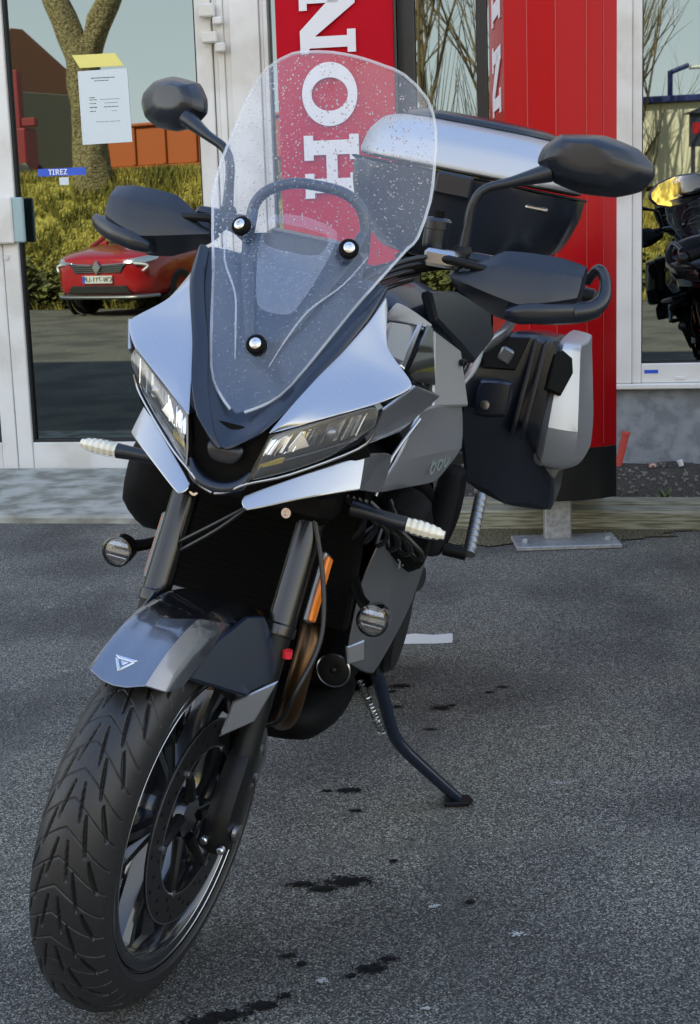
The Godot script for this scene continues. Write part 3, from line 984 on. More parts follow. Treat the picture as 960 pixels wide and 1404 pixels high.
func roughen(q: Geo, by: float, seed_: int) -> void:
	var nz := noise(2.4, seed_, FastNoiseLite.TYPE_SIMPLEX, 4)
	for i in q.v.size():
		var p := q.v[i]
		q.v[i] = p + Vector3(nz.get_noise_3d(p.x, p.y, p.z), 0.3 * nz.get_noise_3d(p.x + 9, p.y, p.z), nz.get_noise_3d(p.x, p.y, p.z + 9)) * by * 2.0

func build_trees() -> void:
	var rn := RandomNumberGenerator.new(); rn.seed = 12
	var at := Vector3(-10.55, 0, 12.6)
	at.y = bank_height(at.x, at.z) - 0.1
	var t := thing("forked_tree", "thick mossy tree forking into two bare limbs on the bank", "tree", at)
	var tr := Geo.new()
	tr.tube([Vector3(0.12, -0.3, 0), Vector3(0.05, 0.6, 0), Vector3(0, 1.5, 0), Vector3(0.0, 2.6, 0.0)], [0.42, 0.33, 0.30, 0.29], 16, 3)
	roughen(tr, 0.045, 1)
	put("trunk", tr.mesh(50), M.bark, t)
	var l1 := Geo.new()
	l1.tube([Vector3(0, 2.2, 0), Vector3(-0.35, 3.1, 0.0), Vector3(-0.85, 4.2, 0.1), Vector3(-1.3, 5.6, 0.3)], [0.25, 0.24, 0.2, 0.15], 14, 3)
	roughen(l1, 0.035, 2)
	put("limb", l1.mesh(50), M.bark, t)
	var l2 := Geo.new()
	l2.tube([Vector3(0, 2.2, 0), Vector3(0.42, 3.0, 0.0), Vector3(0.95, 4.0, 0.1), Vector3(1.9, 5.6, 0.2)], [0.25, 0.22, 0.19, 0.14], 14, 3)
	roughen(l2, 0.035, 3)
	put("limb", l2.mesh(50), M.bark, t)
	var br := Geo.new()
	for k in 4: limb(br, Vector3(-1.3, 5.5, 0.3), Vector3(rn.randf_range(-1, 0.6), 1, rn.randf_range(-0.6, 0.6)).normalized(), 2.6, 0.09, 2, rn, 0.5)
	for k in 4: limb(br, Vector3(1.9, 5.5, 0.2), Vector3(rn.randf_range(-0.5, 1), 1, rn.randf_range(-0.6, 0.6)).normalized(), 2.6, 0.09, 2, rn, 0.5)
	put("branches", br.mesh(50), M.twig, t)
	var k := 0
	for p in [[-3.4, 19.0, 8.5], [-4.6, 21.0, 9.5], [-2.2, 22.0, 8.0], [-5.9, 19.5, 9.0], [-1.9, 24.0, 8.2], [-7.2, 22.5, 8.6], [-4.0, 25.0, 10.0], [-2.9, 26.0, 10.0]]:
		k += 1
		var pos := Vector3(p[0], bank_height(p[0], p[1]) - 0.1, p[1])
		var b := thing("bare_tree", ["slender bare tree on the bank, nearest the dark mullion", "tall bare tree second along the row behind the bank", "bare tree with a low fork behind the bank", "bare tree nearest the orange container", "bare tree at the right end of the row", "bare tree standing behind the orange container", "tallest bare tree at the back of the row", "bare tree at the back on the right"][k - 1], "tree", pos, 0.0, "bare trees beyond the road")
		var g2 := Geo.new()
		g2.tube([Vector3(0, -0.2, 0), Vector3(0.05, 1.2, 0), Vector3(-0.03, 2.4, 0)], [0.13, 0.11, 0.08], 8, 2)
		put("trunk", g2.mesh(50), M.twig, b)
		var g3 := Geo.new()
		for e in 9: limb(g3, Vector3(0, 0.5 + 0.24 * e, 0), Vector3(rn.randf_range(-0.45, 0.45), 1, rn.randf_range(-0.45, 0.45)).normalized(), p[2] * rn.randf_range(0.3, 0.55), 0.05, 2, rn, 1.0)
		put("branches", g3.mesh(50), M.twig, b)
		var br2 := Geo.new()
		for e in 30:
			var a := rn.randf() * TAU
			br2.tube([Vector3(cos(a) * 0.3, 0, sin(a) * 0.3), Vector3(cos(a) * 0.6 + rn.randf_range(-0.2, 0.2), 1.3, sin(a) * 0.6), Vector3(cos(a) * 0.9, rn.randf_range(2.0, 3.2), sin(a) * 0.9)], [0.014, 0.01, 0.004], 4)
		put("brushwood", br2.mesh(50), M.twig, b)

func build_far_buildings() -> void:
	# long orange steel container lying on the bank
	var y := 2.62
	var o := thing("orange_container", "long low orange steel container with ribbed sides on the bank", "container", Vector3(-10.6, y, 17.6), deg_to_rad(8))
	beam(o, "body", -2.0, 4.6, 0.1, 0.95, -0.8, 0.8, M.orange, 0.02)
	for k in 9: beam(o, "rib", -1.98 + 0.81 * k, -1.90 + 0.81 * k, 0.12, 0.93, -0.86, -0.81, M.orange, 0.012)
	beam(o, "rail", -2.05, 4.65, 0.951, 1.02, -0.88, 0.88, M.orange, 0.015)
	beam(o, "rail", -2.05, 4.65, 0.03, 0.099, -0.88, 0.88, M.orange, 0.015)
	for k in 3: beam(o, "skid", -1.7 + 2.7 * k, -1.2 + 2.7 * k, -0.5, 0.029, -0.6, 0.6, M.car_black, 0.01)
	# brown roofed house far behind
	var h := thing("brown_house", "house with a brown tiled roof behind the forked tree", "house", Vector3(-22.5, 2.6, 27.5), deg_to_rad(20))
	h.scale = Vector3.ONE * 0.86
	beam(h, "wall", -5.0, 1.7, 0, 3.6, -3, 3, M.house_pale, 0.02)
	var rf := Geo.new()
	rf.prism([Vector2(-3.6, 0), Vector2(3.6, 0), Vector2(0.25, 2.2), Vector2(-0.25, 2.2)], 7.6, Transform3D(Basis(Vector3(0, 0, 1), Vector3.UP, Vector3(1, 0, 0)), Vector3(-1.65, 3.6, 0)), 0.02)
	var roof := put("roof", rf.mesh(), M.roof, h)
	beam(roof, "chimney", -2.4, -1.7, 4.6, 6.4, 0.3, 0.9, M.roof, 0.02)
	beam(h, "window", -3.9, -2.9, 1.0, 2.2, -3.05, -3.0, M.car_glass, 0.01)
	beam(h, "gutter", -5.1, 1.8, 3.45, 3.58, -3.66, -3.58, M.lamp_white, 0.01)
	beam(h, "lean_to", 1.75, 4.6, 0, 3.3, -2.2, 2.0, M.house_wall, 0.02)
	# dark red machine before it
	var c := thing("red_machine", "dark red farm machine with an upright mast on the bank", "machine", Vector3(-17.9, 2.62, 22.0))
	c.scale = Vector3(0.62, 0.9, 0.62)
	beam(c, "body", -0.7, 0.6, 0.4, 1.7, -0.5, 0.5, M.dark_red, 0.06)
	beam(c, "mast", -0.15, 0.2, 1.701, 3.4, -0.2, 0.2, M.dark_red, 0.03)
	beam(c, "boom", 0.21, 0.9, 1.75, 2.0, -0.15, 0.15, M.dark_red, 0.03)
	for s in [-0.55, 0.45]:
		for e in [-0.52, 0.52]:
			var w := Geo.new()
			w.lathe([Vector2(0.0, -0.1), Vector2(0.28, -0.1), Vector2(0.34, -0.06), Vector2(0.34, 0.06), Vector2(0.28, 0.1), Vector2(0.0, 0.1)], Transform3D(Basis(Vector3.RIGHT, PI / 2), Vector3(s, 0.34, e)), 20)
			put("wheel", w.mesh(), M.car_black, c)
	# cream hall with a blue edge, seen in the right window
	var w := thing("cream_hall", "cream walled hall with a blue roof edge across the road", "building", Vector3(1.0, 2.0, 24.5), deg_to_rad(-6))
	beam(w, "wall", -6.2, 9.0, 0, 2.0, 0, 6, M.cream, 0.02)
	beam(w, "roof_edge", -6.35, 9.2, 2.001, 2.16, -0.2, 6.2, M.navy, 0.02)
	beam(w, "window", 3.0, 4.2, 0.6, 1.6, -0.04, -0.001, M.car_glass, 0.01)
	beam(w, "door", 6.0, 7.0, 0.0, 1.7, -0.05, -0.001, M.navy, 0.01)
	var lp := thing("blue_lamp", "blue angled lamp arm with a white tube above the cream hall", "lamp", Vector3(-0.95, 4.17, 24.6))
	beam(lp, "stem", -0.06, 0.06, 0.0, 0.62, -0.06, 0.06, M.navy, 0.01)
	var arm := Geo.new(); arm.tube([Vector3(0, 0.58, 0), Vector3(0.45, 0.72, -0.1)], 0.06, 8)
	put("arm", arm.mesh(), M.navy, lp)
	var tb := Geo.new(); tb.tube([Vector3(0.46, 0.66, -0.1), Vector3(2.2, 0.66, -0.1)], 0.05, 10)
	put("tube", tb.mesh(), M.lamp_white, lp)
	var ps := thing("notice_hut", "dark gabled notice board with red panels before the cream hall", "notice board", Vector3(0.15, 2.35, 23.0), deg_to_rad(-6))
	beam(ps, "board", -0.5, 0.9, 0.5, 1.25, -0.05, 0.05, M.poster_dark, 0.01)
	beam(ps, "red_panel", -0.42, -0.12, 0.8, 1.05, -0.056, -0.0505, M.car_red, 0.0)
	beam(ps, "white_panel", 0.05, 0.35, 0.62, 1.12, -0.056, -0.0505, M.lamp_white, 0.0)
	var gb := Geo.new()
	gb.prism([Vector2(-0.65, 1.25), Vector2(1.05, 1.25), Vector2(0.6, 1.5), Vector2(0.1, 1.5)], 0.3, Transform3D(), 0.01)
	put("gable", gb.mesh(), M.poster_dark, ps)
	for s in [-0.4, 0.8]: beam(ps, "leg", s - 0.05, s + 0.05, -0.4, 0.499, -0.04, 0.04, M.poster_dark, 0.01)

func build_car() -> void:
	# red crossover parked with its nose to the shop; its frame: z to the nose (at 0), x to the car's left
	var t := thing("red_car", "red crossover car parked across the road, nose towards the shop", "car", Vector3(-7.55, 0, 7.3), deg_to_rad(180.0 + 5.0))
	var H := func(z: float, w: float, y0: float, y1: float, crown: float, sh: float) -> Array: return [Vector3(-w * 0.96, y0, z), Vector3(-w, y0 + 0.18, z), Vector3(-w * 0.99, sh, z), Vector3(-w * 0.86, y1, z), Vector3(-w * 0.45, y1 + crown, z), Vector3(0, y1 + crown * 0.8, z), Vector3(w * 0.45, y1 + crown, z), Vector3(w * 0.86, y1, z), Vector3(w * 0.99, sh, z), Vector3(w, y0 + 0.18, z), Vector3(w * 0.96, y0, z), Vector3(0, y0, z)]
	var bd := Geo.new()
	bd.hull([H.call(0.0, 0.50, 0.40, 0.82, 0.01, 0.74), H.call(-0.05, 0.70, 0.33, 0.87, 0.03, 0.80), H.call(-0.22, 0.86, 0.28, 0.92, 0.05, 0.85), H.call(-0.55, 0.915, 0.27, 0.98, 0.06, 0.90), H.call(-1.2, 0.92, 0.28, 1.05, 0.05, 0.95), H.call(-2.2, 0.92, 0.28, 1.03, 0.02, 0.98), H.call(-3.4, 0.92, 0.30, 1.06, 0.02, 1.0), H.call(-4.25, 0.90, 0.36, 1.05, 0.02, 0.98), H.call(-4.55, 0.78, 0.45, 0.97, 0.0, 0.9)], 2, 0.35)
	put("body", bd.mesh(34), M.car_red, t)
	var C := func(z: float, w: float, y0: float, y1: float) -> Array: return [Vector3(-w * 1.16, y0, z), Vector3(-w * 0.95, y1 - 0.07, z), Vector3(-w * 0.5, y1, z), Vector3(w * 0.5, y1, z), Vector3(w * 0.95, y1 - 0.07, z), Vector3(w * 1.16, y0, z)]
	var cb := Geo.new()
	cb.hull([C.call(-1.10, 0.72, 1.0, 1.07), C.call(-1.85, 0.68, 1.0, 1.46), C.call(-2.5, 0.67, 1.0, 1.56), C.call(-3.5, 0.64, 1.0, 1.42), C.call(-4.4, 0.62, 1.0, 1.08)], 2, 0.3)
	put("cabin_glass", cb.mesh(40), M.car_glass, t)
	var rf := Geo.new()
	rf.hull([C.call(-1.92, 0.64, 1.44, 1.51), C.call(-2.5, 0.64, 1.52, 1.59), C.call(-3.5, 0.62, 1.38, 1.45)], 2, 0.3)
	put("roof", rf.mesh(40), M.car_red, t)
	for s in [-1, 1]:
		var pil := Geo.new()
		pil.tube([Vector3(0.80 * s, 1.02, -1.05), Vector3(0.66 * s, 1.42, -1.85), Vector3(0.64 * s, 1.50, -2.5), Vector3(0.62 * s, 1.36, -3.5), Vector3(0.66 * s, 1.06, -4.4)], 0.035, 8, 3)
		put("pillar", pil.mesh(50), M.car_red, t)
	var gr := Geo.new()
	gr.prism([Vector2(-0.50, 0.775), Vector2(0.50, 0.775), Vector2(0.40, 0.645), Vector2(-0.40, 0.645)], 0.10, Transform3D(Basis(), Vector3(0, 0, -0.035)), 0.015)
	var grille := put("grille", gr.mesh(), M.car_black, t)
	for k in 4: beam(grille, "grille_bar", -0.47 + 0.02 * k, 0.47 - 0.02 * k, 0.752 - 0.03 * k, 0.758 - 0.03 * k, 0.0155, 0.02, M.chrome, 0.001)
	for s in [-1, 1]:
		var cb2 := Geo.new()
		cb2.tube([Vector3(0.09 * s, 0.765, 0.022), Vector3(0.45 * s, 0.785, 0.0), Vector3(0.62 * s, 0.80, -0.05), Vector3(0.80 * s, 0.835, -0.17)], 0.012, 8, 3)
		put("chrome_bar", cb2.mesh(50), M.chrome, t)
		var hl := Geo.new()
		hl.shell([[Vector3(0.44 * s, 0.825, -0.02), Vector3(0.46 * s, 0.785, 0.004)], [Vector3(0.62 * s, 0.855, -0.06), Vector3(0.62 * s, 0.77, -0.02)], [Vector3(0.76 * s, 0.885, -0.16), Vector3(0.77 * s, 0.775, -0.10)], [Vector3(0.86 * s, 0.905, -0.34), Vector3(0.875 * s, 0.83, -0.30)]], -0.03, 2, 0.6)
		put("headlight", hl.mesh(30), grey(0.85, 0.12, 0.85), t)
		var drl := Geo.new()
		drl.tube([Vector3(0.63 * s, 0.78, 0.0), Vector3(0.74 * s, 0.77, -0.07), Vector3(0.80 * s, 0.74, -0.12), Vector3(0.74 * s, 0.67, -0.06)], 0.016, 8, 4)
		put("light_blade", drl.mesh(50), grey(0.9, 0.2), t)
		var fl := Geo.new()
		fl.prism([Vector2(0.50 * s, 0.50), Vector2(0.78 * s, 0.57), Vector2(0.80 * s, 0.47), Vector2(0.60 * s, 0.43)], 0.10, Transform3D(Basis(Vector3.UP, 0.30 * s), Vector3(-0.02 * s, 0, 0.06)), 0.01)
		put("fog_intake", fl.mesh(), M.car_black, t)
		for z in [-0.88, -3.58]:
			var w := Geo.new()
			w.lathe([Vector2(0.22, -0.11), Vector2(0.31, -0.115), Vector2(0.345, -0.08), Vector2(0.345, 0.08), Vector2(0.31, 0.115), Vector2(0.22, 0.11)], Transform3D(Basis(Vector3(0, 0, 1), PI / 2), Vector3(0.82 * s, 0.345, z)), 28, true)
			var wh := put("wheel", w.mesh(), M.car_black, t)
			var ri := Geo.new()
			ri.lathe([Vector2(0.0, -0.06), Vector2(0.07, -0.10), Vector2(0.22, -0.08), Vector2(0.225, 0.08), Vector2(0.0, 0.07)], Transform3D(Basis(Vector3(0, 0, 1), PI / 2), Vector3(0.82 * s, 0.345, z)), 24)
			put("rim", ri.mesh(), grey(0.35, 0.25, 1.0), wh)
			var arch := Geo.new()
			arch.lathe([Vector2(0.36, 0.90), Vector2(0.42, 0.90), Vector2(0.42, 0.935), Vector2(0.36, 0.935)].map(func(v): return Vector2(v.x, v.y * -s)), Transform3D(Basis(Vector3(0, 0, 1), PI / 2), Vector3(0, 0.345, z)), 24, true, PI * 0.5, PI * 1.5)
			put("wheel_arch", arch.mesh(), M.car_black, t)
		var mr := Geo.new()
		mr.hull([[Vector3(0.90 * s, 1.02, -1.62), Vector3(1.06 * s, 1.03, -1.66), Vector3(1.06 * s, 1.13, -1.66), Vector3(0.90 * s, 1.12, -1.62)], [Vector3(0.90 * s, 1.02, -1.75), Vector3(1.04 * s, 1.03, -1.75), Vector3(1.04 * s, 1.13, -1.75), Vector3(0.90 * s, 1.12, -1.75)]], 2, 0.5)
		put("mirror", mr.mesh(), M.car_red, t)
	var em := Geo.new()
	em.prism([Vector2(0, -0.115), Vector2(0.08, 0), Vector2(0, 0.115), Vector2(-0.08, 0)], 0.03, Transform3D(Basis(), Vector3(0, 0.735, 0.035)), 0.012)
	put("diamond_badge", em.mesh(), M.chrome, t)
	var li := Geo.new()
	li.prism([Vector2(-0.56, 0.345), Vector2(0.56, 0.345), Vector2(0.48, 0.465), Vector2(-0.48, 0.465)], 0.10, Transform3D(Basis(), Vector3(0, 0, -0.03)), 0.015)
	put("lower_intake", li.mesh(), M.car_black, t)
	var sk := Geo.new()
	sk.tube([Vector3(-0.86, 0.31, -0.30), Vector3(-0.70, 0.30, -0.05), Vector3(-0.4, 0.295, 0.015), Vector3(0.4, 0.295, 0.015), Vector3(0.70, 0.30, -0.05), Vector3(0.86, 0.31, -0.30)], 0.035, 8, 4, 0.8)
	put("skid_plate", sk.mesh(50), grey(0.45, 0.3, 0.9), t)
	var pl := beam(t, "number_plate", -0.26, 0.26, 0.50, 0.612, 0.012, 0.03, M.lamp_white, 0.003)
	beam(pl, "blue_band", 0.215, 0.258, 0.503, 0.609, 0.0302, 0.032, M.blue_label, 0.0)
	put("lettering", text_mesh("CW-711-LP", 0.07, "Droid Sans", 800, 0.003), M.ink, pl, Transform3D(Basis(), Vector3(-0.02, 0.556, 0.032)))

# ---------------------------------------------------------------- the motorcycle
# Its own axes: x to the rider's left, y up, z forward; the front tyre touches the ground at the origin.
const BIKE_LEAN := -13.29
const BIKE_YAW := -14.37
const STEER := -6.16
const COVER := [[0.071, 0.566, 0.11], [0.066, 0.597, 0.03], [0.069, 0.612, -0.05], [0.079, 0.604, -0.09], [0.124, 0.551, -0.10], [0.132, 0.522, -0.06], [0.096, 0.508, 0.0]]
const P1 := [[0.131, 1.056, -0.30], [0.165, 1.057, -0.385], [0.170, 1.001, -0.27], [0.154, 1.024, -0.215]]
const PSTRIP := [[0.166, 1.058, -0.381], [0.173, 1.059, -0.391], [0.180, 0.995, -0.268], [0.171, 1.001, -0.264]]
const PDARK := [[0.174, 1.057, -0.398], [0.187, 1.056, -0.412], [0.206, 0.963, -0.383], [0.192, 0.979, -0.293], [0.181, 0.995, -0.279]]
const RAKE := 23.1

func bike_basis() -> Basis:
	return Basis(Vector3.UP, deg_to_rad(BIKE_YAW)) * Basis(Vector3(0, 0, 1), deg_to_rad(BIKE_LEAN))

func steered() -> Transform3D:
	var r := deg_to_rad(RAKE)
	var b := Basis(Vector3(0, cos(r), -sin(r)), deg_to_rad(STEER))
	var o := Vector3(0, 0, 0.097)
	return Transform3D(b, o - b * o)

func mx(s: float, p: Array) -> Array:
	return p.map(func(q): return Vector3(q[0] * s, q[1], q[2]) if q is Array else Vector3(q.x * s, q.y, q.z))

func bike_materials() -> void:
	var sil := mat(Color(0.375, 0.385, 0.405), 0.27, 0.84)
	sil.clearcoat_enabled = true; sil.clearcoat = 0.5; sil.clearcoat_roughness = 0.05
	sil.roughness_texture = noise_tex(noise(0.006, 201, FastNoiseLite.TYPE_SIMPLEX_SMOOTH, 2), 256, [[0.3, Color(0.85, 0.85, 0.85)], [0.7, Color(1, 1, 1)]])
	M.silver = triplanar(sil, 2.0)
	M.mudguard = mat(Color(0.165, 0.172, 0.195), 0.22, 0.85)
	M.mudguard.clearcoat_enabled = true; M.mudguard.clearcoat = 1.0; M.mudguard.clearcoat_roughness = 0.04
	M.satin_silver = mat(Color(0.43, 0.44, 0.46), 0.42, 0.75)
	M.mid_silver = mat(Color(0.43, 0.44, 0.465), 0.32, 0.72)
	M.mid_silver.clearcoat_enabled = true; M.mid_silver.clearcoat = 0.8; M.mid_silver.clearcoat_roughness = 0.06
	var sg := mat(Color(1, 1, 1), 0.42, 0.6)
	sg.albedo_texture = noise_tex(noise(0.25, 202, FastNoiseLite.TYPE_SIMPLEX, 3), 512, [[0.3, g(0.16)], [0.5, g(0.40)], [0.7, g(0.62)]])
	sg.heightmap_enabled = true; sg.heightmap_texture = sg.albedo_texture; sg.heightmap_scale = 0.05
	M.grit_silver = triplanar(sg, 6.0)
	M.graphite = mat(Color(0.16, 0.165, 0.17), 0.34, 0.7)
	M.graphite.clearcoat_enabled = true; M.graphite.clearcoat = 0.6; M.graphite.clearcoat_roughness = 0.1
	var pl := mat(Color(0.011, 0.014, 0.021), 0.27)
	pl.heightmap_enabled = true
	pl.heightmap_texture = noise_tex(noise(0.35, 203, FastNoiseLite.TYPE_SIMPLEX, 3), 512, [[0.0, Color.BLACK], [1.0, Color.WHITE]])
	pl.heightmap_scale = 0.006
	M.plastic = triplanar(pl, 9.0)
	M.navy_black = mat(Color(0.009, 0.014, 0.026), 0.20)
	M.gloss_black = mat(Color(0.006, 0.006, 0.007), 0.14)
	M.gloss_black.clearcoat_enabled = true; M.gloss_black.clearcoat = 1.0; M.gloss_black.clearcoat_roughness = 0.03
	M.flat_black = grey(0.004, 0.6)
	M.flat_black.metallic_specular = 0.22
	M.iron = grey(0.012, 0.42, 0.4)
	M.iron.metallic_specular = 0.35
	var tyre := mat(Color(1, 1, 1), 0.46)
	tyre.albedo_texture = noise_tex(noise(0.03, 204, FastNoiseLite.TYPE_SIMPLEX_SMOOTH, 6), 512, [[0.3, g(0.013)], [0.55, g(0.015)], [0.75, g(0.018)]])
	M.tyre = triplanar(tyre, 5.0)
	M.fork = grey(0.055, 0.20, 0.9)
	M.steel = grey(0.42, 0.28, 1.0)
	M.disc = grey(0.07, 0.36, 0.9)
	M.alu = grey(0.55, 0.3, 1.0)
	M.bright = grey(0.62, 0.25, 1.0)
	M.bronze = mat(Color(0.11, 0.062, 0.030), 0.34, 0.9)
	M.amber = mat(Color(0.85, 0.22, 0.015), 0.25)
	M.red_mark = mat(Color(0.6, 0.02, 0.03), 0.4)
	M.lens_cream = mat(Color(0.80, 0.76, 0.62), 0.2)
	M.clear = mat(Color(0.30, 0.50, 0.92), 0.0)
	M.clear.transparency = BaseMaterial3D.TRANSPARENCY_ALPHA
	M.clear.albedo_color.a = 0.028
	M.clear.metallic_specular = 0.43
	M.clear.cull_mode = BaseMaterial3D.CULL_DISABLED
	M.lens = mat(Color(0.95, 0.97, 1.0), 0.0)
	M.lens.transparency = BaseMaterial3D.TRANSPARENCY_ALPHA
	M.lens.albedo_color.a = 0.03
	M.lens.cull_mode = BaseMaterial3D.CULL_DISABLED
	M.reflector = grey(0.85, 0.08, 1.0)
	M.smoke = mat(Color(0.26, 0.27, 0.285), 0.15, 0.8)
	M.yellow_glint = mat(Color(0.6, 0.45, 0.08), 0.15, 0.7)
	M.drop = mat(Color(0.95, 0.97, 1.0), 0.02)
	M.drop.refraction_enabled = true; M.drop.refraction_scale = 0.033
	M.drop.albedo_color.a = 0.02
	M.drop.transparency = BaseMaterial3D.TRANSPARENCY_ALPHA
	M.rim = mat(Color(0.010, 0.011, 0.013), 0.2)
	M.rim.clearcoat_enabled = true; M.rim.clearcoat = 1.0; M.rim.clearcoat_roughness = 0.06
	M.mirror_glass = grey(0.8, 0.02, 1.0)
	M.pale_print = mat(Color(0.20, 0.245, 0.26), 0.5)
	M.cable = grey(0.01, 0.4)

# ------------------------------------------------ tyres
func groove(side_x: float, t: float, pitch: float) -> float:
	# depth in metres at lateral distance side_x from the crown and distance t along the tyre
	var d := 0.0
	for k in 2:
		var tt := fposmod(t - k * pitch * 0.5, pitch)
		# long slanted slots
		for sl in ([[0.007, 0.0, 0.015, 0.052, 0.0024], [0.038, 0.026, 0.050, 0.070, 0.0026]] if k == 0 else [[0.022, 0.004, 0.032, 0.056, 0.0025]]):
			for w in 2:
				var q := tt + w * pitch
				if q < sl[1] - 0.004 or q > sl[3] + 0.004: continue
				var f := clampf((q - sl[1]) / (sl[3] - sl[1]), 0.0, 1.0)
				var half: float = sl[4] * (0.45 + 0.55 * sin(PI * (0.12 + 0.8 * f)))
				var off := absf(side_x - lerpf(sl[0], sl[2], f))
				var edge := half - off
				if edge > 0.0: d = maxf(d, minf(0.0060, edge * 4.0) * clampf((q - sl[1] + 0.004) / 0.004, 0, 1) * clampf((sl[3] + 0.004 - q) / 0.004, 0, 1))
		# fine curved sipes
		if side_x < 0.057 and k == 0:
			var c := pitch * 0.30 + side_x * 0.50 + side_x * side_x * 8.0
			var hp := pitch * 0.5
			var e := absf(fposmod(tt - c + hp * 0.5, hp) - hp * 0.5)
			if e < 0.0012: d = maxf(d, 0.0020 * minf(1.0, 1.6 * (1.0 - e / 0.0012)))
	return d

func tyre_mesh(radius: float, half: float, crown: float, bead: float, pitch_n: int, nu: int, nv: int) -> ArrayMesh:
	# crown: radius of the tread's section, bead: where the tyre meets the rim
	var prof := []
	for j in nv + 1:
		var f := float(j) / nv * 2.0 - 1.0
		var a := absf(f)
		var v2: Vector2
		var out: Vector2
		if a < 0.72:
			var th := a / 0.72 * deg_to_rad(84.0)
			v2 = Vector2(half * sin(th), radius - crown + crown * cos(th)); out = Vector2(sin(th) / half, cos(th) / crown).normalized()
		else:
			var t := (a - 0.72) / 0.28
			var th := deg_to_rad(84.0)
			var p0 := Vector2(half * sin(th), radius - crown + crown * cos(th)); var p2 := Vector2(half * 0.74, bead); var p1 := Vector2(half * 1.03, lerpf(p0.y, p2.y, 0.45))
			v2 = p0 * (1 - t) * (1 - t) + p1 * 2.0 * t * (1 - t) + p2 * t * t
			var dd := (p1 - p0) * (1 - t) + (p2 - p1) * t
			out = Vector2(-dd.y, dd.x).normalized()
			if out.x < 0: out = -out
			# raised rings on the side wall
			for rr in [0.30, 0.62, 0.9]:
				if absf(t - rr) < 0.035: v2 += out * 0.0012
		prof.append([Vector2(v2.x * signf(f), v2.y), Vector2(out.x * signf(f), out.y), a])
	var pos := PackedVector3Array(); var circ := TAU * radius
	var pitch := circ / pitch_n
	for i in nu:
		var u := TAU * i / nu
		var t := u * radius
		var sn := sin(u); var cs := cos(u)
		for j in nv + 1:
			var p: Vector2 = prof[j][0]; var o: Vector2 = prof[j][1]
			var dep := 0.0
			if prof[j][2] < 0.76: dep = groove(absf(p.x), t, pitch)
			var q := p - o * dep
			pos.append(Vector3(q.x, q.y * cs, q.y * sn))
	var nrm := PackedVector3Array(); nrm.resize(pos.size())
	var w := nv + 1
	var idx := PackedInt32Array()
	for i in nu:
		var ip := (i + 1) % nu; var im := (i + nu - 1) % nu
		for j in w:
			var du := pos[ip * w + j] - pos[im * w + j]
			var dv := pos[i * w + mini(j + 1, nv)] - pos[i * w + maxi(j - 1, 0)]
			var n := du.cross(dv).normalized()
			var rad := Vector3(0, pos[i * w + j].y, pos[i * w + j].z).normalized() * 0.6 + Vector3(signf(prof[j][0].x) * prof[j][2], 0, 0)
			nrm[i * w + j] = n if n.dot(rad) > 0 else -n
		for j in nv:
			var a := i * w + j; var b := ip * w + j
			idx.append_array([a, b, b + 1, a, b + 1, a + 1])
	var t0 := (pos[idx[2]] - pos[idx[0]]).cross(pos[idx[1]] - pos[idx[0]])
	if t0.dot(nrm[idx[0]]) < 0:
		for k in range(0, idx.size(), 3):
			var s := idx[k + 1]; idx[k + 1] = idx[k + 2]; idx[k + 2] = s
	var arr := []
	arr.resize(Mesh.ARRAY_MAX)
	arr[Mesh.ARRAY_VERTEX] = pos; arr[Mesh.ARRAY_NORMAL] = nrm; arr[Mesh.ARRAY_INDEX] = idx
	var m := ArrayMesh.new()
	m.add_surface_from_arrays(Mesh.PRIMITIVE_TRIANGLES, arr)
	return m

# lathe frame whose axis runs along x (to the rider's left) through c
func axle(c: Vector3) -> Transform3D:
	return Transform3D(Basis(Vector3(0, 1, 0), Vector3(1, 0, 0), Vector3(0, 0, -1)), c)

func along(a: Vector3, b: Vector3) -> Transform3D:               # frame with y from a towards b
	var y := (b - a).normalized()
	var x := y.cross(Vector3(0, 0, 1) if absf(y.z) < 0.9 else Vector3(1, 0, 0)).normalized()
	return Transform3D(Basis(x, y, x.cross(y)), a)

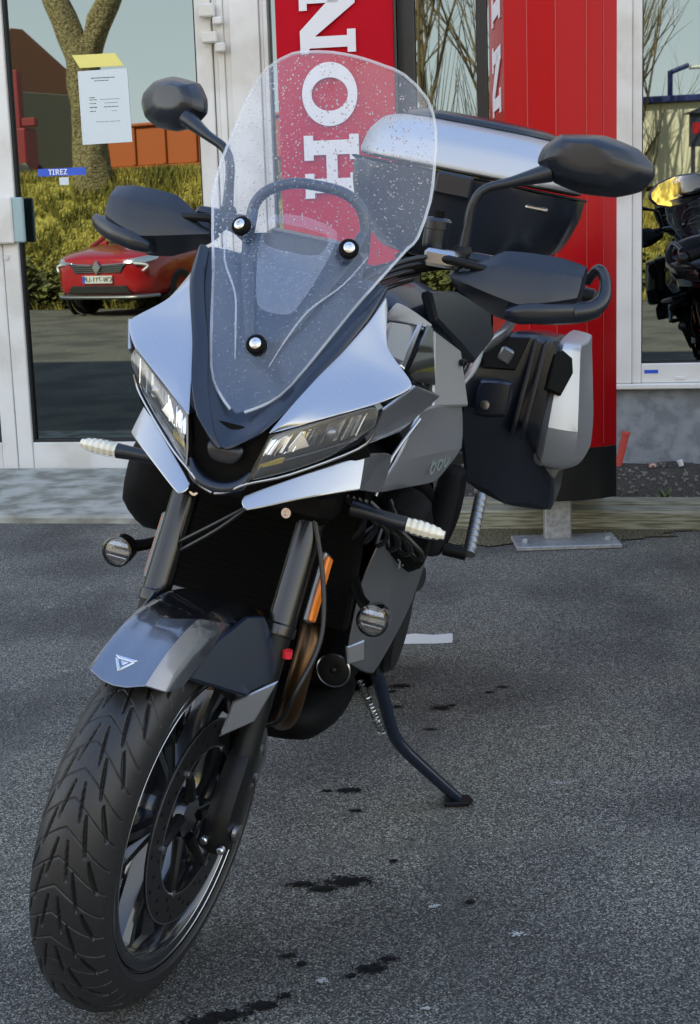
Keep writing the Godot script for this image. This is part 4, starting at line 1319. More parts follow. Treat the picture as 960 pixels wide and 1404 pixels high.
func wheel(b: Node3D, x: Transform3D, c: Vector3, radius: float, half: float, rear: bool) -> void:
	var w := put("rear_wheel" if rear else "front_wheel", null, M.rim, b, x * Transform3D(Basis(), c))
	var q := Geo.new()
	var rw := half * 0.76
	q.lathe([Vector2(0.224, rw), Vector2(0.226, rw + 0.007), Vector2(0.219, rw + 0.009), Vector2(0.209, rw + 0.004), Vector2(0.203, rw - 0.004), Vector2(0.196, rw * 0.45), Vector2(0.193, 0.0), Vector2(0.196, -rw * 0.45), Vector2(0.203, -rw + 0.004), Vector2(0.209, -rw - 0.004), Vector2(0.219, -rw - 0.009), Vector2(0.226, -rw - 0.007), Vector2(0.224, -rw), Vector2(0.205, -rw * 0.6), Vector2(0.205, rw * 0.6)], axle(Vector3.ZERO), 120, true)
	w.mesh = q.mesh(50)
	put("tyre", tyre_mesh(radius, half, half * 0.97, 0.222, 24, 1500 if not rear else 240, 150 if not rear else 40), M.tyre, w)
	for e in [[0.2262, rw + 0.0074], [0.2105, rw + 0.0052]]:
		var ln := Geo.new()
		ln.lathe([Vector2(e[0] - 0.0008, e[1]), Vector2(e[0], e[1] + 0.0009), Vector2(e[0] + 0.0008, e[1]), Vector2(e[0], e[1] - 0.0009)], axle(Vector3.ZERO), 130, true)
		put("rim_line", ln.mesh(60), M.steel, w)
	for k in 5:
		var sp := Geo.new()
		for e in [-1.0, 1.0]:
			var a := TAU * k / 5.0 + 0.35
			var rings := []
			for t in 6:
				var r := lerpf(0.034, 0.197, t / 5.0)
				var ang: float = a + e * lerpf(0.26, 0.185, t / 5.0) * (0.2 + 0.8 * t / 5.0)
				var dr := Vector3(0, cos(ang), sin(ang)); var tn := Vector3(0, -sin(ang), cos(ang))
				var hw := lerpf(0.013, 0.010, t / 5.0); var hx := lerpf(0.026, 0.016, t / 5.0)
				if t == 5: hw = 0.018; hx = 0.024
				rings.append([dr * r + tn * hw + Vector3(hx * 0.6, 0, 0), dr * r + tn * hw * 0.5 + Vector3(hx, 0, 0), dr * r - tn * hw * 0.5 + Vector3(hx, 0, 0), dr * r - tn * hw + Vector3(hx * 0.6, 0, 0), dr * r - tn * hw - Vector3(hx * 0.6, 0, 0), dr * r - tn * hw * 0.5 - Vector3(hx, 0, 0), dr * r + tn * hw * 0.5 - Vector3(hx, 0, 0), dr * r + tn * hw - Vector3(hx * 0.6, 0, 0)])
			sp.loft(rings)
		put("spoke", sp.mesh(30), M.rim, w)
	var hb := Geo.new()
	hb.lathe([Vector2(0.0, 0.052), Vector2(0.030, 0.052), Vector2(0.033, 0.045), Vector2(0.040, 0.03), Vector2(0.043, 0.0), Vector2(0.040, -0.03), Vector2(0.033, -0.045), Vector2(0.030, -0.052), Vector2(0.0, -0.052)], axle(Vector3.ZERO), 40)
	put("hub", hb.mesh(40), M.rim, w)
	for s in ([-1.0, 1.0] if not rear else [1.0]):
		var d := Geo.new()
		var xo: float = 0.061 * s
		d.lathe([Vector2(0.1555, 0.0022), Vector2(0.1535, 0.0026), Vector2(0.114, 0.0026), Vector2(0.112, 0.0022), Vector2(0.112, -0.0022), Vector2(0.114, -0.0026), Vector2(0.1535, -0.0026), Vector2(0.1555, -0.0022)], axle(Vector3(xo, 0, 0)), 110, true)
		var di := put("brake_disc", d.mesh(40), M.disc, w)
		for rr in [0.1556, 0.1122]:
			var eg := Geo.new()
			eg.lathe([Vector2(rr - 0.0007, xo + 0.0028 * s), Vector2(rr + 0.0009, xo + 0.0026 * s), Vector2(rr + 0.0009, xo + 0.0012 * s), Vector2(rr - 0.0007, xo + 0.0014 * s)], axle(Vector3.ZERO), 110, true)
			put("machined_edge", eg.mesh(50), M.alu, w)
		var holes := Geo.new()
		for k in 45:
			var a := TAU * k / 45.0
			var r := 0.122 + 0.012 * (k % 3)
			holes.lathe([Vector2(0.0, 0.0031), Vector2(0.0030, 0.0031), Vector2(0.0034, 0.0026), Vector2(0.0034, -0.0026), Vector2(0.003, -0.0031), Vector2(0, -0.0031)], axle(Vector3(xo, cos(a) * r, sin(a) * r)), 8)
		stuff(put("drillings", holes.mesh(30), M.flat_black, w))
		for k in 6:
			var a := TAU * k / 6.0 + 0.2
			var ar := Geo.new()
			var p0 := Vector3(xo * 0.82, cos(a) * 0.036, sin(a) * 0.036); var p1 := Vector3(xo * 0.97, cos(a + 0.22) * 0.082, sin(a + 0.22) * 0.082); var p2 := Vector3(xo, cos(a + 0.32) * 0.111, sin(a + 0.32) * 0.111)
			ar.tube([p0, p1, p2], [0.0095, 0.007, 0.0065], 8, 3)
			put("disc_carrier", ar.mesh(40), M.iron, w)
			var bt := Geo.new()
			bt.lathe([Vector2(0, 0), Vector2(0.006, 0), Vector2(0.006, 0.003 * s), Vector2(0, 0.004 * s)], axle(p2 + Vector3(0.003 * s, 0, 0)), 12)
			put("bobbin", bt.mesh(30), M.steel, w)

func front_end(b: Node3D) -> void:
	var x := steered()
	wheel(b, x, Vector3(0, 0.30, 0), 0.300, 0.060, false)
	var slope := tan(deg_to_rad(RAKE))
	var Z := func(y: float) -> float: return -slope * (y - 0.30) + 0.006
	for s in [-1.0, 1.0]:
		# upper tube, lower leg with its foot at the axle
		var q := Geo.new()
		var a := Vector3(0.108 * s, 0.575, Z.call(0.575)); var c := Vector3(0.108 * s, 0.98, Z.call(0.98))
		var l := (c - a).length()
		q.lathe([Vector2(0.0, 0.0), Vector2(0.024, 0.0), Vector2(0.0250, 0.003), Vector2(0.0250, 0.016), Vector2(0.0228, 0.019), Vector2(0.0228, l * 0.52), Vector2(0.0262, l * 0.56), Vector2(0.0262, l), Vector2(0.0, l)], along(a, c), 40)
		var tu := put("fork_tube", q.mesh(24), M.fork, b, x)
		var lg := Geo.new()
		var f := Vector3(0.108 * s, 0.36, Z.call(0.36))
		lg.lathe([Vector2(0, 0), Vector2(0.0205, 0), Vector2(0.0205, 0.26), Vector2(0, 0.26)], along(f, a), 28)
		var leg := put("fork_leg", lg.mesh(30), M.iron, b, x)
		var ft := Geo.new()
		ft.hull([[Vector3(0.083 * s, 0.262, -0.035), Vector3(0.126 * s, 0.262, -0.035), Vector3(0.126 * s, 0.262, 0.034), Vector3(0.083 * s, 0.262, 0.034)], [Vector3(0.083 * s, 0.33, -0.040), Vector3(0.128 * s, 0.33, -0.040), Vector3(0.128 * s, 0.33, 0.030), Vector3(0.083 * s, 0.33, 0.030)], [Vector3(0.086 * s, 0.43, -0.085), Vector3(0.130 * s, 0.43, -0.085), Vector3(0.130 * s, 0.43, -0.025), Vector3(0.086 * s, 0.43, -0.025)]], 2, 0.5)
		put("fork_foot", ft.mesh(40), M.iron, leg)
		for k in 2:
			var bt := Geo.new()
			var p := Vector3((0.108 + 0.0) * s, 0.292 - 0.0 * k, 0.028) + Vector3(-0.014 * s + 0.028 * s * k, -0.008 * k, 0.002)
			bt.lathe([Vector2(0, 0), Vector2(0.0062, 0), Vector2(0.0062, 0.007), Vector2(0.0045, 0.009), Vector2(0, 0.009)], along(p, p + Vector3(0, -0.15, 1)), 16)
			put("pinch_bolt", bt.mesh(30), M.bright, leg)
		var ax := Geo.new()
		ax.lathe([Vector2(0, 0), Vector2(0.013, 0), Vector2(0.013, 0.006 * s), Vector2(0.009, 0.008 * s), Vector2(0, 0.008 * s)], axle(Vector3(0.127 * s, 0.30, 0)), 24)
		put("axle_end", ax.mesh(30), M.steel, leg)
		# brake caliper behind the leg
		var cp := Geo.new()
		cp.hull([[Vector3(0.046 * s, 0.305, -0.085), Vector3(0.094 * s, 0.305, -0.085), Vector3(0.098 * s, 0.30, -0.150), Vector3(0.046 * s, 0.30, -0.150)], [Vector3(0.040 * s, 0.35, -0.09), Vector3(0.104 * s, 0.35, -0.09), Vector3(0.108 * s, 0.35, -0.168), Vector3(0.040 * s, 0.35, -0.168)], [Vector3(0.040 * s, 0.405, -0.085), Vector3(0.104 * s, 0.405, -0.085), Vector3(0.106 * s, 0.41, -0.155), Vector3(0.040 * s, 0.41, -0.155)], [Vector3(0.048 * s, 0.425, -0.08), Vector3(0.094 * s, 0.425, -0.08), Vector3(0.094 * s, 0.43, -0.125), Vector3(0.048 * s, 0.43, -0.125)]], 2, 0.6)
		var cal := put("brake_caliper", cp.mesh(40), M.gloss_black, b, x)
		for p in [Vector3(0.106, 0.335, -0.115), Vector3(0.106, 0.385, -0.115)]:
			var bt := Geo.new()
			bt.lathe([Vector2(0, 0), Vector2(0.009, 0), Vector2(0.009, 0.005 * s), Vector2(0.005, 0.007 * s), Vector2(0, 0.007 * s)], axle(Vector3((p.x - 0.003) * s, p.y, p.z)), 20)
			put("bolt", bt.mesh(30), M.steel, cal)
		# amber side reflector on its carrier
		var r0 := Vector3(0.139 * s, 0.600, Z.call(0.60) - 0.028); var r1 := Vector3(0.139 * s, 0.698, Z.call(0.698) - 0.028)
		var fr := along(r0, r1)
		var ca := Geo.new(); ca.box(fr * Vector3(0, 0.05, 0), Vector3(0.010, 0.112, 0.030), 0.003, fr.basis)
		var carrier := put("reflector_carrier", ca.mesh(), M.graphite, b, x)
		var am := Geo.new(); am.box(fr * Vector3(0.0, 0.05, 0) + Vector3(0.0075 * s, 0, 0.004 if s > 0 else -0.010), Vector3(0.007, 0.104, 0.024), 0.0025, fr.basis)
		put("amber_reflector", am.mesh(), M.amber, carrier)
		# dust seal, hose guide and stays between mudguard and leg
		var st := Geo.new()
		if s < 0: continue
		st.plate(mx(s, [[0.096, 0.502, 0.004], [0.148, 0.540, -0.030], [0.128, 0.474, -0.012], [0.082, 0.444, 0.006]]), 0.006, 0.002)
		put("mudguard_stay", st.mesh(), M.silver if s > 0 else M.flat_black, b, x)
	# brake hose with its red collar
	var ho := Geo.new()
	ho.tube([Vector3(0.10, 0.80, -0.17), Vector3(0.142, 0.70, -0.155), Vector3(0.165, 0.625, -0.14), Vector3(0.172, 0.57, -0.12), Vector3(0.160, 0.505, -0.08), Vector3(0.138, 0.45, -0.10), Vector3(0.10, 0.42, -0.12)], 0.0042, 8, 5)
	put("brake_hose", ho.mesh(50), M.cable, b, x)
	var rc := Geo.new(); rc.lathe([Vector2(0, -0.006), Vector2(0.008, -0.006), Vector2(0.008, 0.006), Vector2(0, 0.006)], Transform3D(Basis(), Vector3(0.132, 0.556, -0.098)), 14)
	put("red_collar", rc.mesh(), M.red_mark, b, x)
	# lower yoke
	var yk := Geo.new()
	for s in [-1.0, 1.0]:
		yk.hull([[Vector3(0.074 * s, 0.762, -0.235), Vector3(0.146 * s, 0.762, -0.235), Vector3(0.146 * s, 0.745, -0.155), Vector3(0.074 * s, 0.745, -0.155)], [Vector3(0.072 * s, 0.812, -0.255), Vector3(0.148 * s, 0.812, -0.255), Vector3(0.148 * s, 0.798, -0.175), Vector3(0.072 * s, 0.798, -0.175)]], 2, 0.55)
	yk.box(Vector3(0, 0.782, -0.225), Vector3(0.17, 0.04, 0.07), 0.008)
	var yoke := put("lower_yoke", yk.mesh(40), M.flat_black, b, x)
	for s in [-1.0, 1.0]:
		for k in 2:
			var p := Vector3(0.079 * s, 0.757 + 0.026 * k, -0.152 - 0.011 * k)
			var bt := Geo.new()
			bt.lathe([Vector2(0, 0), Vector2(0.008, 0), Vector2(0.008, 0.007), Vector2(0.004, 0.007), Vector2(0.004, 0.004), Vector2(0, 0.004)], along(p, p + Vector3(0, 0.1, 1)), 18)
			put("bolt", bt.mesh(30), M.bright, yoke)
	# wires between the legs
	for k in 2:
		var wi := Geo.new()
		wi.tube([Vector3(0.03, 0.765, -0.13), Vector3(-0.02, 0.725 - 0.012 * k, -0.125), Vector3(-0.09, 0.672 - 0.016 * k, -0.14)], 0.003, 6, 4)
		put("wire", wi.mesh(50), M.cable, b, x)
	mudguard(b, x)
	handlebar(b, x)

func mudguard(b: Node3D, x: Transform3D) -> void:
	# centre shell over the tyre with two ridges; the front third is painted, the rest gloss black
	var R := func(phi: float, r: float, xx: float) -> Vector3: return Vector3(xx, 0.30 + r * cos(phi), r * sin(phi))
	var section := func(deg: float, k: float) -> Array:
		var p := deg_to_rad(deg)
		var w := k
		return [R.call(p, 0.286, -0.068 * w), R.call(p, 0.307, -0.062 * w), R.call(p, 0.3335, -0.042 * w), R.call(p, 0.3315, -0.02 * w), R.call(p, 0.3325, 0.0), R.call(p, 0.3315, 0.02 * w), R.call(p, 0.3335, 0.042 * w), R.call(p, 0.307, 0.062 * w), R.call(p, 0.286, 0.068 * w)]
	var front := Geo.new()
	# painted nose: its front edge is a rounded point
	var rows := []
	for i in 6:
		var row := []
		for j in 9:
			var lo := 37.5 - 8.5 * pow(absf(j - 4.0) / 4.0, 2.0) - (2.5 if j == 0 or j == 8 else 0.0)
			var hi: float = [-7.0, -5.0, 9.0, 11.0, 13.0, 11.0, 9.0, -5.0, -7.0][j]
			row.append(section.call(lerpf(lo, hi, i / 5.0), 1.0 - 0.03 * (5 - i) / 5.0)[j])
		rows.append(row)
	front.shell(rows, 0.003, 2, 0.82)
	var mg := put("mudguard", front.mesh(17), M.mudguard, b, x)
	droplets(mg, front, 60, 0.0006, 0.0012, 22)
	var back := Geo.new()
	var r2 := []
	for i in 9:
		var row := []
		for j in 9:
			var hi: float = [-6.0, -4.0, 10.0, 12.0, 14.0, 12.0, 10.0, -4.0, -6.0][j]
			var q: Vector3 = section.call(lerpf(hi, -52.0, i / 8.0), 1.0 + 0.06 * sin(i / 8.0 * PI))[j]
			row.append(q + (Vector3(0, -0.05, 0) * (1.0 if i > 1 and i < 7 else 0.0) if j == 0 or j == 8 else Vector3.ZERO) - Vector3(0, 0.002, 0))
		r2.append(row)
	back.shell(r2, 0.003, 2, 0.5)
	put("rear_section", back.mesh(28), M.gloss_black, mg)
	# raised side strip of the rear part
	for s in [-1.0, 1.0]:
		var cl := Geo.new()
		cl.plate(mx(s, COVER), 0.010, 0.003)
		put("fork_cover", cl.mesh(20), M.navy_black, mg)
	# emblem: three small wedges set as a triangle
	var em := Geo.new()
	var o: Vector3 = R.call(deg_to_rad(31.0), 0.3350, -0.004)
	var n := Vector3(0, cos(deg_to_rad(29.0)), sin(deg_to_rad(29.0)))
	var ux := Vector3(1, 0, 0); var uy := Vector3(0, sin(deg_to_rad(29.0)), -cos(deg_to_rad(29.0)))
	var fr := Transform3D(Basis(ux, uy, n), o)
	for t in [[Vector2(-0.017, 0.010), Vector2(0.017, 0.010), Vector2(0.012, 0.005), Vector2(-0.010, 0.005)], [Vector2(-0.015, 0.0055), Vector2(-0.0098, 0.0045), Vector2(0.0005, -0.009), Vector2(0.0, -0.016)], [Vector2(0.015, 0.0055), Vector2(0.0105, 0.0045), Vector2(0.0012, -0.0085), Vector2(0.0007, -0.0155)], [Vector2(-0.005, 0.003), Vector2(0.006, 0.003), Vector2(0.001, -0.004)]]:
		em.prism(t, 0.0022, fr, 0.0006)
	put("emblem", em.mesh(), M.bright, mg)

func handlebar(b: Node3D, x: Transform3D) -> void:
	var q := Geo.new()
	q.tube([Vector3(-0.405, 1.140, -0.475), Vector3(-0.22, 1.160, -0.425), Vector3(-0.12, 1.135, -0.36), Vector3(-0.05, 1.105, -0.345), Vector3(0.05, 1.105, -0.345), Vector3(0.12, 1.135, -0.36), Vector3(0.22, 1.160, -0.425), Vector3(0.405, 1.140, -0.475)], [0.011, 0.011, 0.013, 0.0145, 0.0145, 0.013, 0.011, 0.011], 14, 5)
	var bar := put("handlebar", q.mesh(50), M.flat_black, b, x)
	var cl := Geo.new()
	cl.box(Vector3(0, 1.085, -0.345), Vector3(0.14, 0.05, 0.05), 0.012)
	put("bar_clamp", cl.mesh(), M.iron, bar)
	var yk := Geo.new()
	yk.box(Vector3(0, 1.0, -0.30), Vector3(0.27, 0.035, 0.09), 0.012)
	put("upper_yoke", yk.mesh(), M.iron, bar)
	for s in [-1.0, 1.0]:
		var side: String = "left" if s > 0 else "right"
		var gp := Geo.new()
		var g0 := Vector3(0.275 * s, 1.154, -0.440); var g1 := Vector3(0.405 * s, 1.140, -0.475)
		var prof := [Vector2(0, 0), Vector2(0.021, 0)]
		for k in 12: prof.append_array([Vector2(0.0165, 0.004 + 0.010 * k), Vector2(0.0178, 0.009 + 0.010 * k)])
		prof.append_array([Vector2(0.019, 0.13), Vector2(0.0, 0.13)])
		gp.lathe(prof, along(g0, g1), 20)
		put("grip", gp.mesh(24), M.flat_black, bar)
		var be := Geo.new(); be.lathe([Vector2(0, 0), Vector2(0.016, 0), Vector2(0.016, 0.02), Vector2(0.012, 0.026), Vector2(0, 0.026)], along(g1, g1 * 2.0 - g0), 20)
		put("bar_end", be.mesh(30), M.iron, bar)
		var sw := Geo.new(); sw.box(Vector3(0.245 * s, 1.160, -0.432), Vector3(0.05, 0.042, 0.05), 0.009)
		put("switch_block", sw.mesh(), M.plastic, bar)
		# lever
		var lv := Geo.new()
		lv.tube(mx(s, [[0.185, 1.165, -0.385], [0.23, 1.165, -0.365], [0.31, 1.155, -0.385], [0.395, 1.140, -0.415]]), [0.008, 0.0075, 0.006, 0.007], 10, 4)
		put("lever", lv.mesh(50), M.iron, bar)
		var pv := Geo.new(); pv.box(Vector3(0.19 * s, 1.165, -0.395), Vector3(0.055, 0.028, 0.05), 0.006)
		put("lever_bracket", pv.mesh(), M.steel if s > 0 else M.iron, bar)
		# shield: upper blade with a ridge, dark underside
		var sec := func(xx: float, top: float, ridge: float, low: float, zt: float, zr: float, zl: float) -> Array:
			return mx(s, [[xx, top, zt], [xx, lerpf(top, ridge, 0.35), lerpf(zt, zr, 0.6)], [xx, ridge, zr], [xx, low, zl], [xx, low + 0.012, zl - 0.03], [xx, lerpf(low, top, 0.5), zr - 0.045], [xx, top - 0.006, zt - 0.014]])
		var sh := Geo.new()
		sh.hull([sec.call(0.214, 1.150, 1.140, 1.124, -0.385, -0.368, -0.385), sec.call(0.25, 1.170, 1.133, 1.104, -0.385, -0.356, -0.39), sec.call(0.292, 1.196, 1.124, 1.086, -0.385, -0.348, -0.395), sec.call(0.335, 1.199, 1.116, 1.080, -0.388, -0.346, -0.395), sec.call(0.38, 1.199, 1.128, 1.095, -0.395, -0.352, -0.395), sec.call(0.422, 1.192, 1.142, 1.12, -0.402, -0.368, -0.395)], 2, 0.9)
		var hg := put("hand_guard", sh.mesh(18), M.plastic, b, x)
		tag(hg, "black hand guard on the motorcycle's %s handlebar end" % side)
		var wg := Geo.new()
		var wsec := func(p: Vector3, h: float, d: float) -> Array: return [p + Vector3(0, h, -0.004), p + Vector3(0, h * 0.3, 0.006), p + Vector3(0, -h * 0.8, 0.002), p + Vector3(0, -h, -d), p + Vector3(0, h * 0.4, -d)]
		wg.hull([wsec.call(Vector3(0.312 * s, 1.100, -0.352), 0.012, 0.03), wsec.call(Vector3(0.345 * s, 1.105, -0.345), 0.020, 0.05), wsec.call(Vector3(0.39 * s, 1.112, -0.356), 0.021, 0.05), wsec.call(Vector3(0.43 * s, 1.120, -0.378), 0.020, 0.04), wsec.call(Vector3(0.457 * s, 1.128, -0.395), 0.012, 0.02)], 2, 0.6)
		put("lower_blade", wg.mesh(28), M.plastic, hg)
		var hp := Geo.new()
		if s < 0: hp.tube(mx(s, [[0.405, 1.12, -0.40], [0.43, 1.135, -0.42], [0.425, 1.16, -0.435], [0.405, 1.165, -0.46]]), 0.008, 10, 3)
		else: hp.tube(mx(s, [[0.415, 1.118, -0.380], [0.440, 1.126, -0.392], [0.453, 1.144, -0.408], [0.450, 1.170, -0.422], [0.434, 1.189, -0.432], [0.415, 1.165, -0.46]]), [0.016, 0.015, 0.012, 0.010, 0.008, 0.008], 12, 4)
		put("end_hoop", hp.mesh(50), M.plastic, hg)
		# mirror: stem, shell, glass
		var sm := Geo.new()
		sm.tube(mx(s, [[0.212, 1.165, -0.425], [0.214, 1.215, -0.422], [0.217, 1.256, -0.420], [0.232, 1.283, -0.422], [0.272, 1.301, -0.430], [0.325, 1.325, -0.452]]), [0.0115, 0.0085, 0.008, 0.008, 0.009, 0.016], 12, 5)
		var ms := put("mirror", sm.mesh(50), M.plastic, b, x)
		tag(ms, "black rear view mirror on the motorcycle's %s side" % side)
		var bs := Geo.new(); bs.lathe([Vector2(0, 0), Vector2(0.017, 0), Vector2(0.017, 0.02), Vector2(0.012, 0.03), Vector2(0, 0.03)], Transform3D(Basis(), Vector3(0.212 * s, 1.158, -0.425)), 20)
		put("base", bs.mesh(30), M.iron, ms)
		var out := [[0.298, 1.338], [0.304, 1.362], [0.328, 1.388], [0.40, 1.395], [0.455, 1.382], [0.484, 1.358], [0.486, 1.340], [0.470, 1.316], [0.432, 1.301], [0.378, 1.299], [0.332, 1.309]]
		var rings := []
		for e in [[0.45, -0.424, 0.012], [0.78, -0.436, 0.008], [1.0, -0.462, 0.0], [1.0, -0.476, 0.0], [0.95, -0.484, 0.0]]:
			var ring := []
			for p in out:
				var cx: float = lerpf(0.37, p[0], e[0]); var cy: float = lerpf(1.352 + e[2], p[1], e[0])
				if s > 0: ring.append(Vector3(cx * s, cy, e[1] - 0.10 * (cx - 0.39) * (1.0 if cx > 0.39 else 0.35)))
				else: ring.append(Vector3(-0.298 - (cx - 0.298) * 0.90, cy, e[1] - 0.42 * (cx - 0.298)))
			rings.append(ring)
		var mr := Geo.new()
		mr.hull(rings, 2, 0.8)
		put("shell", mr.mesh(24), M.plastic, ms)
		var gl := Geo.new()
		var gp2 := []
		for p in out:
			var cx: float = lerpf(0.39, p[0], 0.9); var cy: float = lerpf(1.346, p[1], 0.9)
			if s > 0: gp2.append(Vector3(cx * s, cy, -0.4862 - 0.10 * (cx - 0.39) * (1.0 if cx > 0.39 else 0.35)))
			else: gp2.append(Vector3(-0.298 - (cx - 0.298) * 0.90, cy, -0.4862 - 0.42 * (cx - 0.298)))
		gl.plate(gp2, 0.001)
		put("glass", gl.mesh(), M.mirror_glass, ms)
	# brake fluid pot and hydraulics before the left grip
	var rp := Geo.new()
	rp.lathe([Vector2(0, 0), Vector2(0.019, 0), Vector2(0.021, 0.006), Vector2(0.021, 0.030), Vector2(0.023, 0.031), Vector2(0.023, 0.044), Vector2(0.018, 0.049), Vector2(0, 0.050)], Transform3D(Basis(), Vector3(0.163, 1.178, -0.425)), 26)
	var pot := put("fluid_reservoir", rp.mesh(28), M.plastic, b, x)
	var cap := Geo.new(); cap.lathe([Vector2(0, 0), Vector2(0.009, 0), Vector2(0.009, 0.012), Vector2(0, 0.012)], Transform3D(Basis(), Vector3(0.163, 1.227, -0.425)), 14)
	put("cap", cap.mesh(), M.flat_black, pot)
	for k in 5:
		var cb := Geo.new()
		var o := 0.012 * k
		cb.tube([Vector3(0.19 - o, 1.17 - o, -0.40), Vector3(0.145 - o * 0.5, 1.155 - o, -0.345), Vector3(0.10 - o * 0.6, 1.12 - o, -0.30), Vector3(0.06, 1.07 - o, -0.28), Vector3(0.05, 1.0, -0.27)], 0.0042 if k % 2 == 0 else 0.0028, 8, 5)
		put("cable", cb.mesh(50), M.cable, bar)

# small water drops scattered over the outer side of a piece
func droplets(parent: Node3D, from: Geo, n: int, r0: float, r1: float, seed_: int) -> void:
	var rn := RandomNumberGenerator.new(); rn.seed = seed_
	var acc := PackedFloat32Array(); var tot := 0.0
	var mid := Vector3.ZERO
	for p in from.v: mid += p
	mid /= from.v.size()
	for i in range(0, from.v.size(), 3):
		var nn := (from.v[i + 2] - from.v[i]).cross(from.v[i + 1] - from.v[i])
		var un := nn.normalized()
		if un.z > 0.12 or un.y > 0.35: tot += nn.length()
		acc.append(tot)
	var q := Geo.new()
	for k in n:
		var t := acc.bsearch(rn.randf() * tot)
		t = mini(t, acc.size() - 1)
		var a := from.v[t * 3]; var b := from.v[t * 3 + 1]; var c := from.v[t * 3 + 2]
		var nn := (c - a).cross(b - a).normalized()
		var u := rn.randf(); var w := rn.randf()
		if u + w > 1.0:
			u = 1.0 - u; w = 1.0 - w
		var p := a + (b - a) * u + (c - a) * w
		var r := lerpf(r0, r1, pow(rn.randf(), 2.0))
		var tx := nn.cross(Vector3(0.3, 1, 0.1)).normalized(); var ty := tx.cross(nn)
		var m := 7
		var f := rn.randf_range(0.8, 1.3)
		for j in m:
			var a0 := TAU * j / m; var a1 := TAU * (j + 1) / m
			var o0 := tx * cos(a0) + ty * sin(a0) * f; var o1 := tx * cos(a1) + ty * sin(a1) * f
			var h := nn * r
			q.quad(p + o0 * r - h * 0.02, p + o1 * r - h * 0.02, p + o1 * r * 0.72 + h * 0.36, p + o0 * r * 0.72 + h * 0.36)
			q.tri(p + o0 * r * 0.72 + h * 0.36, p + o1 * r * 0.72 + h * 0.36, p + h * 0.5)
			q.tri(p - h * 0.02, p + o1 * r - h * 0.02, p + o0 * r - h * 0.02)
		q.orient()
	stuff(put("raindrops", q.mesh(70), M.drop, parent))

